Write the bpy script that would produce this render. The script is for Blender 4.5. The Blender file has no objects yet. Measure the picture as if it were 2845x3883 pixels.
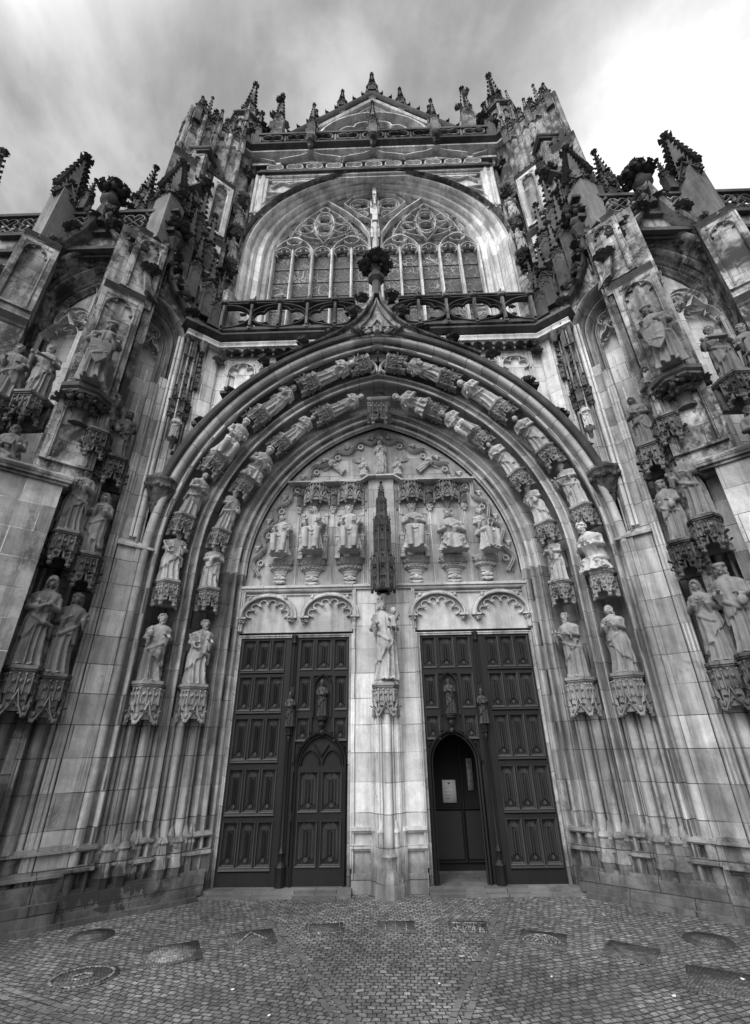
import bpy, math, random
import numpy as np
from math import sin, cos, pi, radians, sqrt, atan2, hypot
from mathutils import Matrix, Vector
rnd = random.Random(7)
SC = bpy.context.scene
COL = SC.collection
CA, SA = cos(radians(40)), sin(radians(40))
ZC, AC = 4.1, 0.8            # arch centre height, centre offset

# ------------------------------------------------------------------ mesh kit
class MB:
    """collects faces; build() links them as ONE mesh object"""
    def __init__(s): s.v=[]; s.f=[]; s.uv=[]; s.n=0
    def add(s, V, F, M=None, uv=None):
        V=np.asarray(V,float).reshape(-1,3); flip=False
        if M is not None:
            V=V@M[:3,:3].T+M[:3,3]; flip=np.linalg.det(M[:3,:3])<0
        n=s.n
        if flip: s.f+=[tuple([k+n for k in f])[::-1] for f in F]
        else: s.f+=[tuple([k+n for k in f]) for f in F]
        if uv is None: s.uv+=[None]*len(F)
        else: s.uv+=[tuple(tuple(q) for q in u)[::-1] if flip else tuple(tuple(q) for q in u) for u in uv]
        s.v.append(V); s.n+=len(V)
    def build(s, name, mat, parent=None, smooth=35):
        me=bpy.data.meshes.new(name)
        V=np.concatenate(s.v) if s.v else np.zeros((0,3))
        nf=len(s.f); L=np.fromiter((len(f) for f in s.f),int,nf); st=np.concatenate([[0],np.cumsum(L)])
        flat_=np.fromiter((k for f in s.f for k in f),int,st[-1])
        me.vertices.add(len(V)); me.vertices.foreach_set('co',V.ravel())
        me.loops.add(len(flat_)); me.loops.foreach_set('vertex_index',flat_)
        me.polygons.add(nf); me.polygons.foreach_set('loop_start',st[:-1]); me.polygons.foreach_set('loop_total',L)
        P0=V[flat_[st[:-1]]]; P1=V[flat_[st[:-1]+1]]; P2=V[flat_[st[:-1]+2]]; P3=V[flat_[st[:-1]+np.minimum(3,L-1)]]
        n=np.cross(P1-P0,P2-P0)+np.cross(P2-P0,P3-P0)
        ln=np.linalg.norm(n,axis=1)+1e-12; hor=np.abs(n[:,2])>.8*ln
        t=np.c_[-n[:,1],n[:,0]]; t/=np.linalg.norm(t,axis=1)[:,None]+1e-9
        fi=np.repeat(np.arange(nf),L); PV=V[flat_]
        uvs=np.c_[(PV[:,:2]*t[fi]).sum(1),PV[:,2]]; h=hor[fi]; uvs[h]=PV[h,:2]
        for i,u in enumerate(s.uv):
            if u is not None: uvs[st[i]:st[i+1]]=u
        ul=me.uv_layers.new(name='UVMap'); ul.data.foreach_set('uv',uvs.ravel())
        me.materials.append(mat); me.update(calc_edges=True)
        me.validate()
        if smooth:
            me.shade_smooth(); me.set_sharp_from_angle(angle=radians(smooth))
        o=bpy.data.objects.new(name,me); COL.objects.link(o)
        if parent: o.parent=parent
        return o

def I4(): return np.eye(4)
def T(x,y,z): m=np.eye(4); m[:3,3]=(x,y,z); return m
def RZ(a): m=np.eye(4); m[0,0]=m[1,1]=cos(a); m[0,1]=-sin(a); m[1,0]=sin(a); return m
def RX(a): m=np.eye(4); m[1,1]=m[2,2]=cos(a); m[1,2]=-sin(a); m[2,1]=sin(a); return m
def RY(a): m=np.eye(4); m[0,0]=m[2,2]=cos(a); m[0,2]=sin(a); m[2,0]=-sin(a); return m
def SCL(x,y=None,z=None): y=x if y is None else y; z=x if z is None else z; return np.diag([x,y,z,1.])
def basis(o,x,y,z): m=np.eye(4); m[:3,0]=x; m[:3,1]=y; m[:3,2]=z; m[:3,3]=o; return m
def SF(sd, s=0, off=0, z=0):
    """splay frame: x outwards along the flank, y into the wall, z up"""
    o=np.array([sd*(2.2+CA*s)-sd*SA*off, -SA*s-CA*off, z])
    return basis(o,(sd*CA,-SA,0),(sd*SA,CA,0),(0,0,1))
def MR(sd): return SCL(sd,1,1)      # mirror
def toM(m): return Matrix(m.tolist())

def box(mb,M,x0,x1,y0,y1,z0,z1,tap=1.0,tapy=None):
    tapy=tap if tapy is None else tapy
    cx,cy=(x0+x1)/2,(y0+y1)/2; V=[]
    for z,t,u in ((z0,1,1),(z1,tap,tapy)):
        for x,y in ((x0,y0),(x1,y0),(x1,y1),(x0,y1)): V.append((cx+(x-cx)*t,cy+(y-cy)*u,z))
    mb.add(V,[(0,3,2,1),(4,5,6,7),(0,1,5,4),(1,2,6,5),(2,3,7,6),(3,0,4,7)],M)

def extr(mb,M,poly,y0,y1):
    """polygon in local xz (counterclockwise seen from -y) extruded from y0 (front) to y1"""
    n=len(poly); V=[(x,y0,z) for x,z in poly]+[(x,y1,z) for x,z in poly]
    F=[tuple(range(n)),tuple(range(2*n-1,n-1,-1))]
    for i in range(n): j=(i+1)%n; F.append((j,i,n+i,n+j))
    mb.add(V,F,M)

def prism(mb,M,poly,z0,z1,tap=1.0):
    n=len(poly); V=[(x,y,z0) for x,y in poly]+[(x*tap,y*tap,z1) for x,y in poly]
    F=[tuple(range(n-1,-1,-1)),tuple(range(n,2*n))]
    for i in range(n): j=(i+1)%n; F.append((i,j,n+j,n+i))
    mb.add(V,F,M)

def lathe(mb,M,prof,n=8,rx=1,ry=1,ph=None,a0=0,a1=2*pi):
    full=abs(a1-a0-2*pi)<1e-6; ph=pi/n if ph is None else ph
    k=n if full else n+1; V=[];F=[]
    for r,z in prof:
        for i in range(k):
            a=a0+(a1-a0)*i/n+(ph if full else 0); V.append((r*rx*cos(a),r*ry*sin(a),z))
    for j in range(len(prof)-1):
        for i in range(n):
            i2=(i+1)%k
            F.append((j*k+i,j*k+i2,(j+1)*k+i2,(j+1)*k+i))
    if full:
        F.append(tuple(range(k-1,-1,-1))); F.append(tuple(range((len(prof)-1)*k,len(prof)*k)))
    mb.add(V,F,M)

def rib(mb,M,path,prof,closed=False,us=.12,vs=1.0,capends=True,v0=0.):
    """sweep: path in local xz; prof (a,b): a to the left of travel in plane, b proud (-y). prof is a closed polygon unless open"""
    P=np.array(path,float); n=len(P)
    D=np.zeros((n,2))
    N=np.zeros((n,2)); K=np.ones(n)
    for i in range(n):
        if closed: a,b,c=P[i-1],P[i],P[(i+1)%n]
        else: a,b,c=P[max(i-1,0)],P[i],P[min(i+1,n-1)]
        d1=b-a; d2=c-b
        l1=np.linalg.norm(d1); l2=np.linalg.norm(d2)
        d1=d1/l1 if l1>1e-9 else d2/l2
        d2=d2/l2 if l2>1e-9 else d1
        t=d1+d2; t/= (np.linalg.norm(t)+1e-9)
        N[i]=(-t[1],t[0]); K[i]=min(2.2,1/max(.3,abs(t@d1)))
    m=len(prof); V=[]
    for i in range(n):
        for a,b in prof:
            q=P[i]+N[i]*a*K[i]; V.append((q[0],-b,q[1]))
    ln=np.concatenate([[0],np.cumsum(np.linalg.norm(np.diff(P,axis=0),axis=1))])+v0
    pl=[0]
    for j in range(m): pl.append(pl[-1]+hypot(prof[(j+1)%m][0]-prof[j][0],prof[(j+1)%m][1]-prof[j][1]))
    F=[];U=[]
    rng=n if closed else n-1
    for i in range(rng):
        i2=(i+1)%n; va=ln[i]*vs; vb=(ln[i+1] if i+1<n else ln[i]+.1)*vs
        for j in range(m):
            j2=(j+1)%m
            F.append((i*m+j,i*m+j2,i2*m+j2,i2*m+j)); U.append(((pl[j]*us,va),(pl[j+1]*us,va),(pl[j+1]*us,vb),(pl[j]*us,vb)))
    if not closed and capends:
        F.append(tuple(range(m-1,-1,-1))); U.append([(0,0)]*m)
        F.append(tuple(range((n-1)*m,n*m))); U.append([(0,0)]*m)
    mb.add(V,F,M,U)

def sheet(mb,M,rows,us=1.,vs=1.,flip=False):
    """quad sheet from rows of 3-D points, uv by length"""
    R=np.array(rows,float); a,b=R.shape[:2]; F=[];U=[]
    lu=np.concatenate([[0],np.cumsum(np.linalg.norm(np.diff(R[a//2],axis=0),axis=1))])*us
    for i in range(a-1):
        for j in range(b-1):
            f=(i*b+j,i*b+j+1,(i+1)*b+j+1,(i+1)*b+j)
            u=[(lu[j],R[i,j,2]*vs),(lu[j+1],R[i,j+1,2]*vs),(lu[j+1],R[i+1,j+1,2]*vs),(lu[j],R[i+1,j,2]*vs)]
            if flip: f=f[::-1]; u=u[::-1]
            F.append(f);U.append(u)
    mb.add(R.reshape(-1,3),F,M,U)

def arc(cx,cz,r,a0,a1,n,rz=None):
    rz=r if rz is None else rz
    return [(cx+r*cos(a0+(a1-a0)*i/n),cz+rz*sin(a0+(a1-a0)*i/n)) for i in range(n+1)]
def parch(hw,zs,c=0.3,n=10,z0=None,cx=0.,kz=1.):
    """pointed arch path from right foot over the apex to the left foot; c = centre offset as fraction of hw"""
    c=c*hw; r=hw+c; e=math.acos(c/r)
    R=[(cx-c+r*cos(a),zs+kz*r*sin(a)) for a in np.linspace(0,e,n+1)]
    L=[(2*cx-x,z) for x,z in R[::-1]]
    p=R+L[1:]
    if z0 is not None: p=[(cx+hw,z0)]+p+[(cx-hw,z0)]
    return p
def resample(p,n):
    P=np.array(p,float); l=np.concatenate([[0],np.cumsum(np.linalg.norm(np.diff(P,axis=0),axis=1))])
    t=np.linspace(0,l[-1],n); return np.c_[np.interp(t,l,P[:,0]),np.interp(t,l,P[:,1])]
def foils(p,k,d,n=8,closed=False,pw=.75):
    """cusped version of path p: k lobes, cusps inset by d to the left of travel"""
    Q=resample(p,k*n+1); out=[]
    for i in range(len(Q)):
        a=Q[max(i-1,0)];b=Q[min(i+1,len(Q)-1)]
        if closed and i in(0,len(Q)-1): a=Q[-2];b=Q[1]
        t=b-a;t/=np.linalg.norm(t)+1e-9; nn=np.array([-t[1],t[0]])
        u=(i%n)/n; w=d*(1-sin(pi*u)**pw)
        out.append(tuple(Q[i]+nn*w))
    return out[:-1] if closed else out
def RP(w,d,b=0.): # rib profile
    return [(w/2,b),(w/2,b+d*.45),(w*.16,b+d),(-w*.16,b+d),(-w/2,b+d*.45),(-w/2,b)]
def rodM(mb,M,x,y,z0,z1,r,n=8): 
    lathe(mb,M@T(x,y,0),[(r,z0),(r,z1)],n)

# leafy lumps ---------------------------------------------------------------
def _ico():
    t=(1+sqrt(5))/2
    v=[(-1,t,0),(1,t,0),(-1,-t,0),(1,-t,0),(0,-1,t),(0,1,t),(0,-1,-t),(0,1,-t),(t,0,-1),(t,0,1),(-t,0,-1),(-t,0,1)]
    f=[(0,11,5),(0,5,1),(0,1,7),(0,7,10),(0,10,11),(1,5,9),(5,11,4),(11,10,2),(10,7,6),(7,1,8),(3,9,4),(3,4,2),(3,2,6),(3,6,8),(3,8,9),(4,9,5),(2,4,11),(6,2,10),(8,6,7),(9,8,1)]
    V=[tuple(np.array(q)/np.linalg.norm(q)) for q in v]; F=[];c={}
    def mid(a,b):
        k=(min(a,b),max(a,b))
        if k not in c:
            m=np.array(V[a])+np.array(V[b]); V.append(tuple(m/np.linalg.norm(m))); c[k]=len(V)-1
        return c[k]
    for a,b,d in f:
        x,y,z=mid(a,b),mid(b,d),mid(d,a); F+=[(a,x,z),(b,y,x),(d,z,y),(x,y,z)]
    return np.array(V),F
ICOV,ICOF=_ico()
def lump(mb,M,sx,sy,sz,jit=.18):
    k=np.array([1+jit*rnd.uniform(-1,1) for _ in range(len(ICOV))])[:,None]
    mb.add(ICOV*k*np.array([sx,sy,sz]),ICOF,M)
_lf=[]
def leaf(mb,M,s):
    if not _lf:
        m=MB(); _leaf(m,I4(),1.); _lf.append((m.v[0],m.f))
    mb.add(_lf[0][0]*s,_lf[0][1],M)
def _leaf(mb,M,s):
    """curled crocket leaf growing along local +x, rising to +z and rolled over"""
    n=6; V=[];F=[]
    for i in range(n+1):
        u=i/n; a=u*3.6
        x=s*(.15+.75*sin(min(a,2.4)*.65)) - s*.25*max(0,u-.7)/.3*.9
        z=s*(.1+.75*u-.55*max(0,u-.55)/.45*u)
        w=s*(.18+.42*sin(pi*min(1,u*1.05))**.8)*(1.15 if i%2 else .8)
        V+=[(x,-w,z-.10*s),(x+.05*s,-w*.45,z+.05*s),(x,0,z-.06*s),(x+.05*s,w*.45,z+.05*s),(x,w,z-.10*s)]
    m=len(V); V+=[(x-.13*s*(1-i//5/n*.3),y*.8,z-.07*s) for i,(x,y,z) in enumerate(V)]
    for i in range(n):
        for j in range(4):
            a=i*5+j; F.append((a,a+1,a+6,a+5)); F.append((m+a+5,m+a+6,m+a+1,m+a))
        F.append((i*5,i*5+5,m+i*5+5,m+i*5)); F.append((i*5+4,m+i*5+4,m+i*5+9,i*5+9))
    F.append((0,m,m+1,m+2,m+3,m+4,4,3,2,1)); e=n*5
    F.append((e,e+1,e+2,e+3,e+4,m+e+4,m+e+3,m+e+2,m+e+1,m+e))
    mb.add(V,F,M)
_cl={}
def clump(mb,M,s,k=5):
    v=rnd.randrange(4)
    if (k,v) not in _cl:
        m=MB(); _clump(m,I4(),1.,k); _cl[(k,v)]=(np.concatenate(m.v),m.f)
    mb.add(_cl[(k,v)][0]*s,_cl[(k,v)][1],M)
def _clump(mb,M,s,k=5):
    """knotty foliage crocket: several curled leaves and knobs"""
    lump(mb,M,s*.34,s*.34,s*.34)
    for i in range(k):
        a=2*pi*i/k+rnd.uniform(-.4,.4); e=rnd.uniform(-.5,.6)
        leaf(mb,M@RZ(a)@RY(-e)@T(s*.05,0,-s*.1),s*rnd.uniform(.55,.8))
    for i in range(3):
        lump(mb,M@T(s*rnd.uniform(-.4,.4),s*rnd.uniform(-.4,.4),s*rnd.uniform(-.2,.5)),s*.17,s*.17,s*.17)
def finial(mb,M,s):
    rodM(mb,M,0,0,0,s*1.0,s*.09,6)
    for q in range(4):
        leaf(mb,M@RZ(pi/2*q)@T(s*.02,0,s*.18),s*.55)
    for q in range(4):
        leaf(mb,M@RZ(pi/2*q+pi/4)@T(0,0,s*.62),s*.28)
    lump(mb,M@T(0,0,s*.5),s*.15,s*.15,s*.13); lump(mb,M@T(0,0,s*1.02),s*.1,s*.1,s*.14)
def spire(mb,M,w,h,k=6,cs=None,n=4,fin=True):
    """crocketed spire of base width w"""
    r=w/2*(sqrt(2) if n==4 else 1.08); cs=cs or w*.42
    lathe(mb,M,[(r,0),(r*.97,h*.02),(r*.08,h)],n,ph=pi/n)
    for i in range(k):
        u=(i+.5)/k; rr=r*(1-u)*.98; z=h*u
        for q in range(n):
            leaf(mb,M@RZ(2*pi*q/n+pi/n)@T(rr*.8,0,z-cs*.2),cs*(1-.45*u))
    if fin: finial(mb,M@T(0,0,h*.93),max(w*.7,cs*1.3))
def gablet(mb,M,w,h,d,crk=True,tre=True):
    """little gable facing -y: base width w, height h"""
    p=[(w/2,0),(0,h),(-w/2,0)]
    rib(mb,M,p,RP(w*.13,d))
    if tre:
        rib(mb,M,foils(parch(w*.33,h*.05,.5,5),3,w*.09,4),RP(w*.07,d*.6))
    extr(mb,M,[(-w*.42,0),(w*.42,0),(0,h*.85)],-.002,.02)
    if crk:
        for sd in (-1,1):
            for u in (.3,.62):
                lump(mb,M@T(sd*w/2*(1-u)*1.12,-d*.6,h*u+w*.05),w*.09,w*.09,w*.09)
    finial(mb,M@T(0,-d*.5,h*.92),w*.5)
def pinn(mb,M,w,hs,hp,k=5,panel=True,fin=True,n=4,gab=True):
    """pinnacle: panelled shaft, four gablets, crocketed spire"""
    if n==4: box(mb,M,-w/2,w/2,-w/2,w/2,0,hs)
    else: lathe(mb,M,[(w/2*1.08,0),(w/2*1.08,hs)],n)
    for q in range(4):
        R=M@RZ(pi/2*q)
        if panel and n==4:
            for x in (-.43,.43): box(mb,R,w*x-w*.07,w*x+w*.07,-w/2-w*.05,-w/2,hs*.03,hs)
            rib(mb,R@T(0,-w/2,0),foils(parch(w*.33,hs-w*.55,.4,5),3,w*.1,4),RP(w*.1,w*.05))
            box(mb,R,-w*.5,w*.5,-w/2-w*.06,-w/2,0,hs*.05)
        if gab: gablet(mb,R@T(0,-w/2,hs),w*1.05,w*1.0,w*.12)
    spire(mb,M@T(0,0,hs+w*.1),w*.82,hp,k,fin=fin,n=4)

def profH(mb,path,prof,M=None,closed=False):
    """horizontal moulding: plan path (x,y), prof (out,z); out is to the RIGHT of travel"""
    A=basis((0,0,0),(1,0,0),(0,0,-1),(0,1,0))   # local x->x, local z->y, proud (-y local)-> +z
    A=A if M is None else M@A
    rib(mb,A,path,[(-o,z) for o,z in prof],closed,us=1.)
# ------------------------------------------------------------------ materials
def newmat(name):
    m=bpy.data.materials.new(name); m.use_nodes=True; nt=m.node_tree; nt.nodes.clear()
    out=nt.nodes.new('ShaderNodeOutputMaterial'); b=nt.nodes.new('ShaderNodeBsdfPrincipled')
    nt.links.new(b.outputs[0],out.inputs[0]); return m,nt,b
class NT:
    def __init__(s,nt): s.nt=nt
    def n(s,t,**k):
        o=s.nt.nodes.new('ShaderNode'+t)
        for a,v in k.items(): setattr(o,a,v)
        return o
    def link(s,a,b): s.nt.links.new(a,b)
    def setin(s,o,i,v):
        if hasattr(v,'is_output') or hasattr(v,'links'): s.link(v,o.inputs[i])
        else: o.inputs[i].default_value=v
    def math(s,op,a,b=0.,c=0.,clamp=False):
        o=s.n('Math',operation=op,use_clamp=clamp)
        for i,v in enumerate((a,b,c)): s.setin(o,i,v)
        return o.outputs[0]
    def noise(s,vec,scale,detail=4,rough=.6,dist=0.):
        o=s.n('TexNoise'); s.link(vec,o.inputs['Vector'])
        o.inputs['Scale'].default_value=scale;o.inputs['Detail'].default_value=detail;o.inputs['Roughness'].default_value=rough;o.inputs['Distortion'].default_value=dist
        return o.outputs['Fac']
    def mapr(s,v,a,b,c=0.,d=1.):
        o=s.n('MapRange',interpolation_type='SMOOTHSTEP'); s.link(v,o.inputs[0])
        for i,q in zip((1,2,3,4),(a,b,c,d)): o.inputs[i].default_value=q
        return o.outputs[0]
    def scalevec(s,vec,x,y,z,loc=(0,0,0)):
        o=s.n('Mapping'); s.link(vec,o.inputs[0]); o.inputs['Scale'].default_value=(x,y,z); o.inputs['Location'].default_value=loc
        return o.outputs[0]
    def mix(s,f,a,b):
        o=s.n('Mix',data_type='FLOAT'); s.setin(o,0,f); s.setin(o,2,a); s.setin(o,3,b); return o.outputs[0]

def stone(name,lo,hi,soot=.3,sootv=.05,brick=True,grime=False,bump=.5,joint=.45,streak=.5,rough=.9,bw=.62,bh=.34,c1=.74,c2=1.2):
    m,nt,b=newmat(name); N=NT(nt)
    geo=N.n('NewGeometry'); pos=geo.outputs['Position']; uv=N.n('UVMap').outputs[0]
    big=N.noise(pos,.9,5,.65,.6); med=N.noise(pos,7,5,.7,.3); fine=N.noise(pos,60,3,.7)
    v=N.mix(N.mapr(big,.3,.7),lo,hi)
    v=N.math('MULTIPLY',v,N.mix(med,.62,1.38))
    v=N.math('MULTIPLY',v,N.mix(fine,.8,1.2))
    h=N.math('ADD',N.math('MULTIPLY',med,.5),N.math('MULTIPLY',fine,.18))
    if brick:
        br=N.n('TexBrick',offset=.5)
        N.link(N.scalevec(uv,1,1,1,(0.13,-.19,0)),br.inputs['Vector'])
        br.inputs['Color1'].default_value=(c1,c1,c1,1);br.inputs['Color2'].default_value=(c2,c2,c2,1);br.inputs['Mortar'].default_value=(1,1,1,1)
        br.inputs['Scale'].default_value=1;br.inputs['Brick Width'].default_value=bw;br.inputs['Row Height'].default_value=bh
        br.inputs['Mortar Size'].default_value=.005;br.inputs['Mortar Smooth'].default_value=.2;br.inputs['Bias'].default_value=0.1
        bc=N.n('RGBToBW'); N.link(br.outputs['Color'],bc.inputs[0])
        v=N.math('MULTIPLY',v,bc.outputs[0])
        # joints: dark on most, pale lime here and there
        jf=br.outputs['Fac']
        jv=N.mix(N.mapr(N.noise(pos,1.7,2),.45,.6),v*1 if False else joint*.45,joint*1.5)
        v=N.mix(jf,v,N.math('MULTIPLY',v,jv) if False else N.math('MULTIPLY',jv,lo*1.6))
        h=N.math('SUBTRACT',h,N.math('MULTIPLY',jf,.6))
    if streak:
        st=N.noise(N.scalevec(pos,5.5,5.5,.45),1.0,6,.7,.4)
        v=N.math('MULTIPLY',v,N.mix(N.mapr(st,.32,.6),1-streak,1.12))
    if soot:
        s1=N.noise(N.scalevec(pos,1.,1.,.55,(3,1,7)),1.3,8,.72,.8)
        s2=N.noise(pos,4.5,6,.75,.5)
        sm=N.math('ADD',N.math('MULTIPLY',s1,.62),N.math('MULTIPLY',s2,.38))
        e=.66-.32*soot
        v=N.mix(N.mapr(sm,e-.03,e+.10),v,N.math('MULTIPLY',N.mix(fine,.6,1.5),sootv))
    if grime:
        sep=N.n('SeparateXYZ');N.link(pos,sep.inputs[0])
        z=N.math('ADD',sep.outputs[2],N.math('MULTIPLY',N.math('SUBTRACT',N.noise(pos,2.6,7,.7),.5),1.3))
        v=N.math('MULTIPLY',v,N.mapr(z,.15,.72,.34,1.))
        # peeled black crust on part of the left footing
        cx=N.math('MULTIPLY',N.mapr(sep.outputs[0],-3.40,-3.30),N.mapr(sep.outputs[0],-2.75,-2.62,1.,0.))
        zz=N.math('ADD',sep.outputs[2],N.math('MULTIPLY',N.math('SUBTRACT',N.noise(N.scalevec(pos,1,1,.5),6,4,.7),.5),.8))
        cr=N.math('MULTIPLY',cx,N.math('MULTIPLY',N.mapr(zz,.16,.20),N.mapr(zz,.42,.52,1.,0.)))
        v=N.mix(N.math('MULTIPLY',cr,.88),v,.022)
    v=N.math('MAXIMUM',v,.008)
    c=N.n('CombineColor'); 
    for i in range(3): N.link(v,c.inputs[i])
    N.link(c.outputs[0],b.inputs['Base Color'])
    b.inputs['Roughness'].default_value=rough; b.inputs['Specular IOR Level'].default_value=.3
    bp=N.n('Bump'); bp.inputs['Strength'].default_value=bump; bp.inputs['Distance'].default_value=.02
    N.link(h,bp.inputs['Height']); N.link(bp.outputs[0],b.inputs['Normal'])
    return m

def wood(name,v0,v1):
    m,nt,b=newmat(name);N=NT(nt); pos=N.n('NewGeometry').outputs['Position']
    g=N.noise(N.scalevec(pos,40,40,1.6),1,6,.65,.5); w=N.noise(pos,2.2,5,.6)
    v=N.math('MULTIPLY',N.mix(g,v0,v1),N.mix(w,.6,1.5))
    c=N.n('CombineColor')
    for i in range(3): N.link(v,c.inputs[i])
    N.link(c.outputs[0],b.inputs['Base Color']); b.inputs['Specular IOR Level'].default_value=.22
    r=N.mix(w,.38,.6); N.link(r,b.inputs['Roughness'])
    bp=N.n('Bump');bp.inputs['Strength'].default_value=.25;bp.inputs['Distance'].default_value=.006;N.link(g,bp.inputs['Height']);N.link(bp.outputs[0],b.inputs['Normal'])
    return m
def flat(name,v,rough=.6,var=.15,sc=8):
    m,nt,b=newmat(name);N=NT(nt); pos=N.n('NewGeometry').outputs['Position']
    f=N.noise(pos,sc,4); vv=N.mix(f,v*(1-var),v*(1+var)); c=N.n('CombineColor')
    for i in range(3): N.link(vv,c.inputs[i])
    N.link(c.outputs[0],b.inputs['Base Color']); b.inputs['Roughness'].default_value=rough
    return m

M_ashlar=stone('ashlar_stone',.18,.36,soot=.30,sootv=.08,grime=True,streak=.5,c1=.62,c2=1.35)
M_ashlar_left=stone('dirty_ashlar_stone',.15,.32,soot=.34,sootv=.06,grime=True,streak=.4,bw=.44,bh=.34,joint=1.6,c1=.45,c2=1.4)
M_jamb=stone('moulded_stone',.17,.38,soot=.30,sootv=.07,grime=True,streak=.6)
M_arch=stone('archivolt_stone',.28,.52,soot=.10,sootv=.12,streak=.0,bh=.30)
M_pale=stone('pale_stone',.38,.58,soot=.14,sootv=.14,streak=.38,grime=True)
M_tymp=stone('tympanum_stone',.30,.42,soot=.0,brick=True,streak=.2,bw=.7)
M_carve=stone('carved_stone',.14,.30,soot=.36,sootv=.06,brick=False,streak=.2,bump=.8)
M_carvedark=stone('sooty_carving',.07,.16,soot=.55,sootv=.025,brick=False,streak=.2,bump=.9)
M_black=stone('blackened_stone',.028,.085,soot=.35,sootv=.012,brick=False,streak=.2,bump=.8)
M_weather=stone('weathered_stone',.15,.44,soot=.60,sootv=.035,streak=.6)
M_jstatue=stone('stained_statue_stone',.16,.33,soot=.38,sootv=.09,brick=False,streak=.3,bump=.5)
M_base=stone('grimy_base_stone',.10,.26,soot=.42,sootv=.04,grime=True,streak=.4)
M_pale2=stone('bright_window_stone',.44,.64,soot=.12,sootv=.14,streak=.35)
M_shaft=stone('slate_grey_stone',.10,.17,soot=.3,sootv=.04,brick=False,streak=.4)
M_tfield=stone('tympanum_field_stone',.24,.34,soot=.05,brick=True,streak=.25,bw=.7)
M_weather2=stone('weathered_plain_stone',.11,.3,soot=.6,sootv=.03,brick=False,streak=.5)
M_statue=stone('statue_stone',.27,.43,soot=.30,sootv=.10,brick=False,streak=.15,bump=.5)
M_statue_mid=stone('brown_statue_stone',.11,.19,soot=.28,sootv=.06,brick=False,streak=.35,bump=.5)
M_statue_dark=stone('blackened_statue_stone',.07,.15,soot=.42,sootv=.03,brick=False,streak=.35,bump=.5)
M_mary=stone('weathered_madonna_stone',.20,.44,soot=.45,sootv=.07,brick=False,streak=.3,bump=.4)
M_lintel=stone('lintel_stone',.26,.45,soot=.1,sootv=.12,brick=False,streak=.3)
M_wood=wood('dark_oak',.005,.015)
M_woodc=wood('carved_dark_oak',.014,.055)
M_dim=flat('dark_interior',.003,.9)  # near-black colour carries the gloom of the unlit interior
M_dimwood=flat('shaded_inner_door_wood',.0045,.6)  # wood set almost black, vestibule shade put into its colour against bounced light
M_paper=flat('white_paper',.55,.7,.03)
M_ink=flat('printing_ink',.03,.6)
M_stick=flat('grey_sticker',.28,.5,.05)
M_lead=flat('lead_came',.23,.6,.25,3)
M_iron=flat('cast_iron',.035,.5,.4,30)

def glassmat():
    m,nt,b=newmat('stained_glass_outside');N=NT(nt); pos=N.n('NewGeometry').outputs['Position']
    ob=N.scalevec(pos,1,1,.8)
    def crack(sc,w0,w1,loc,dist):
        nz=N.n('TexNoise');N.link(ob,nz.inputs['Vector']);nz.inputs['Scale'].default_value=1.3
        ad=N.n('VectorMath',operation='MULTIPLY_ADD');N.link(nz.outputs['Color'],ad.inputs[0]);ad.inputs[1].default_value=(dist,)*3;N.link(ob,ad.inputs[2])
        vo=N.n('TexVoronoi',feature='DISTANCE_TO_EDGE',distance='EUCLIDEAN');N.link(N.scalevec(ad.outputs[0],1,0,1,loc),vo.inputs['Vector']);vo.inputs['Scale'].default_value=sc
        return N.mapr(vo.outputs['Distance'],w0,w1,1.,0.)
    l1=crack(8.,.03,.06,(0,0,0),.9); l2=crack(13.,.03,.06,(7,0,3),1.2)
    l=N.math('MAXIMUM',l1,N.math('MULTIPLY',l2,N.mapr(N.noise(pos,.8,2),.46,.56)))
    g=N.mix(N.noise(pos,3,3),.04,.11)
    lead=N.mix(N.mapr(N.noise(N.scalevec(pos,1,1,1,(5,0,0)),.55,2),.4,.62),.16,.40)
    v=N.mix(l,g,lead)
    c=N.n('CombineColor')
    for i in range(3): N.link(v,c.inputs[i])
    N.link(c.outputs[0],b.inputs['Base Color']); b.inputs['Roughness'].default_value=.65; b.inputs['Specular IOR Level'].default_value=.12
    bp=N.n('Bump');bp.inputs['Strength'].default_value=.7;bp.inputs['Distance'].default_value=.02;N.link(l,bp.inputs['Height']);N.link(bp.outputs[0],b.inputs['Normal'])
    return m
M_glass=glassmat()

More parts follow.
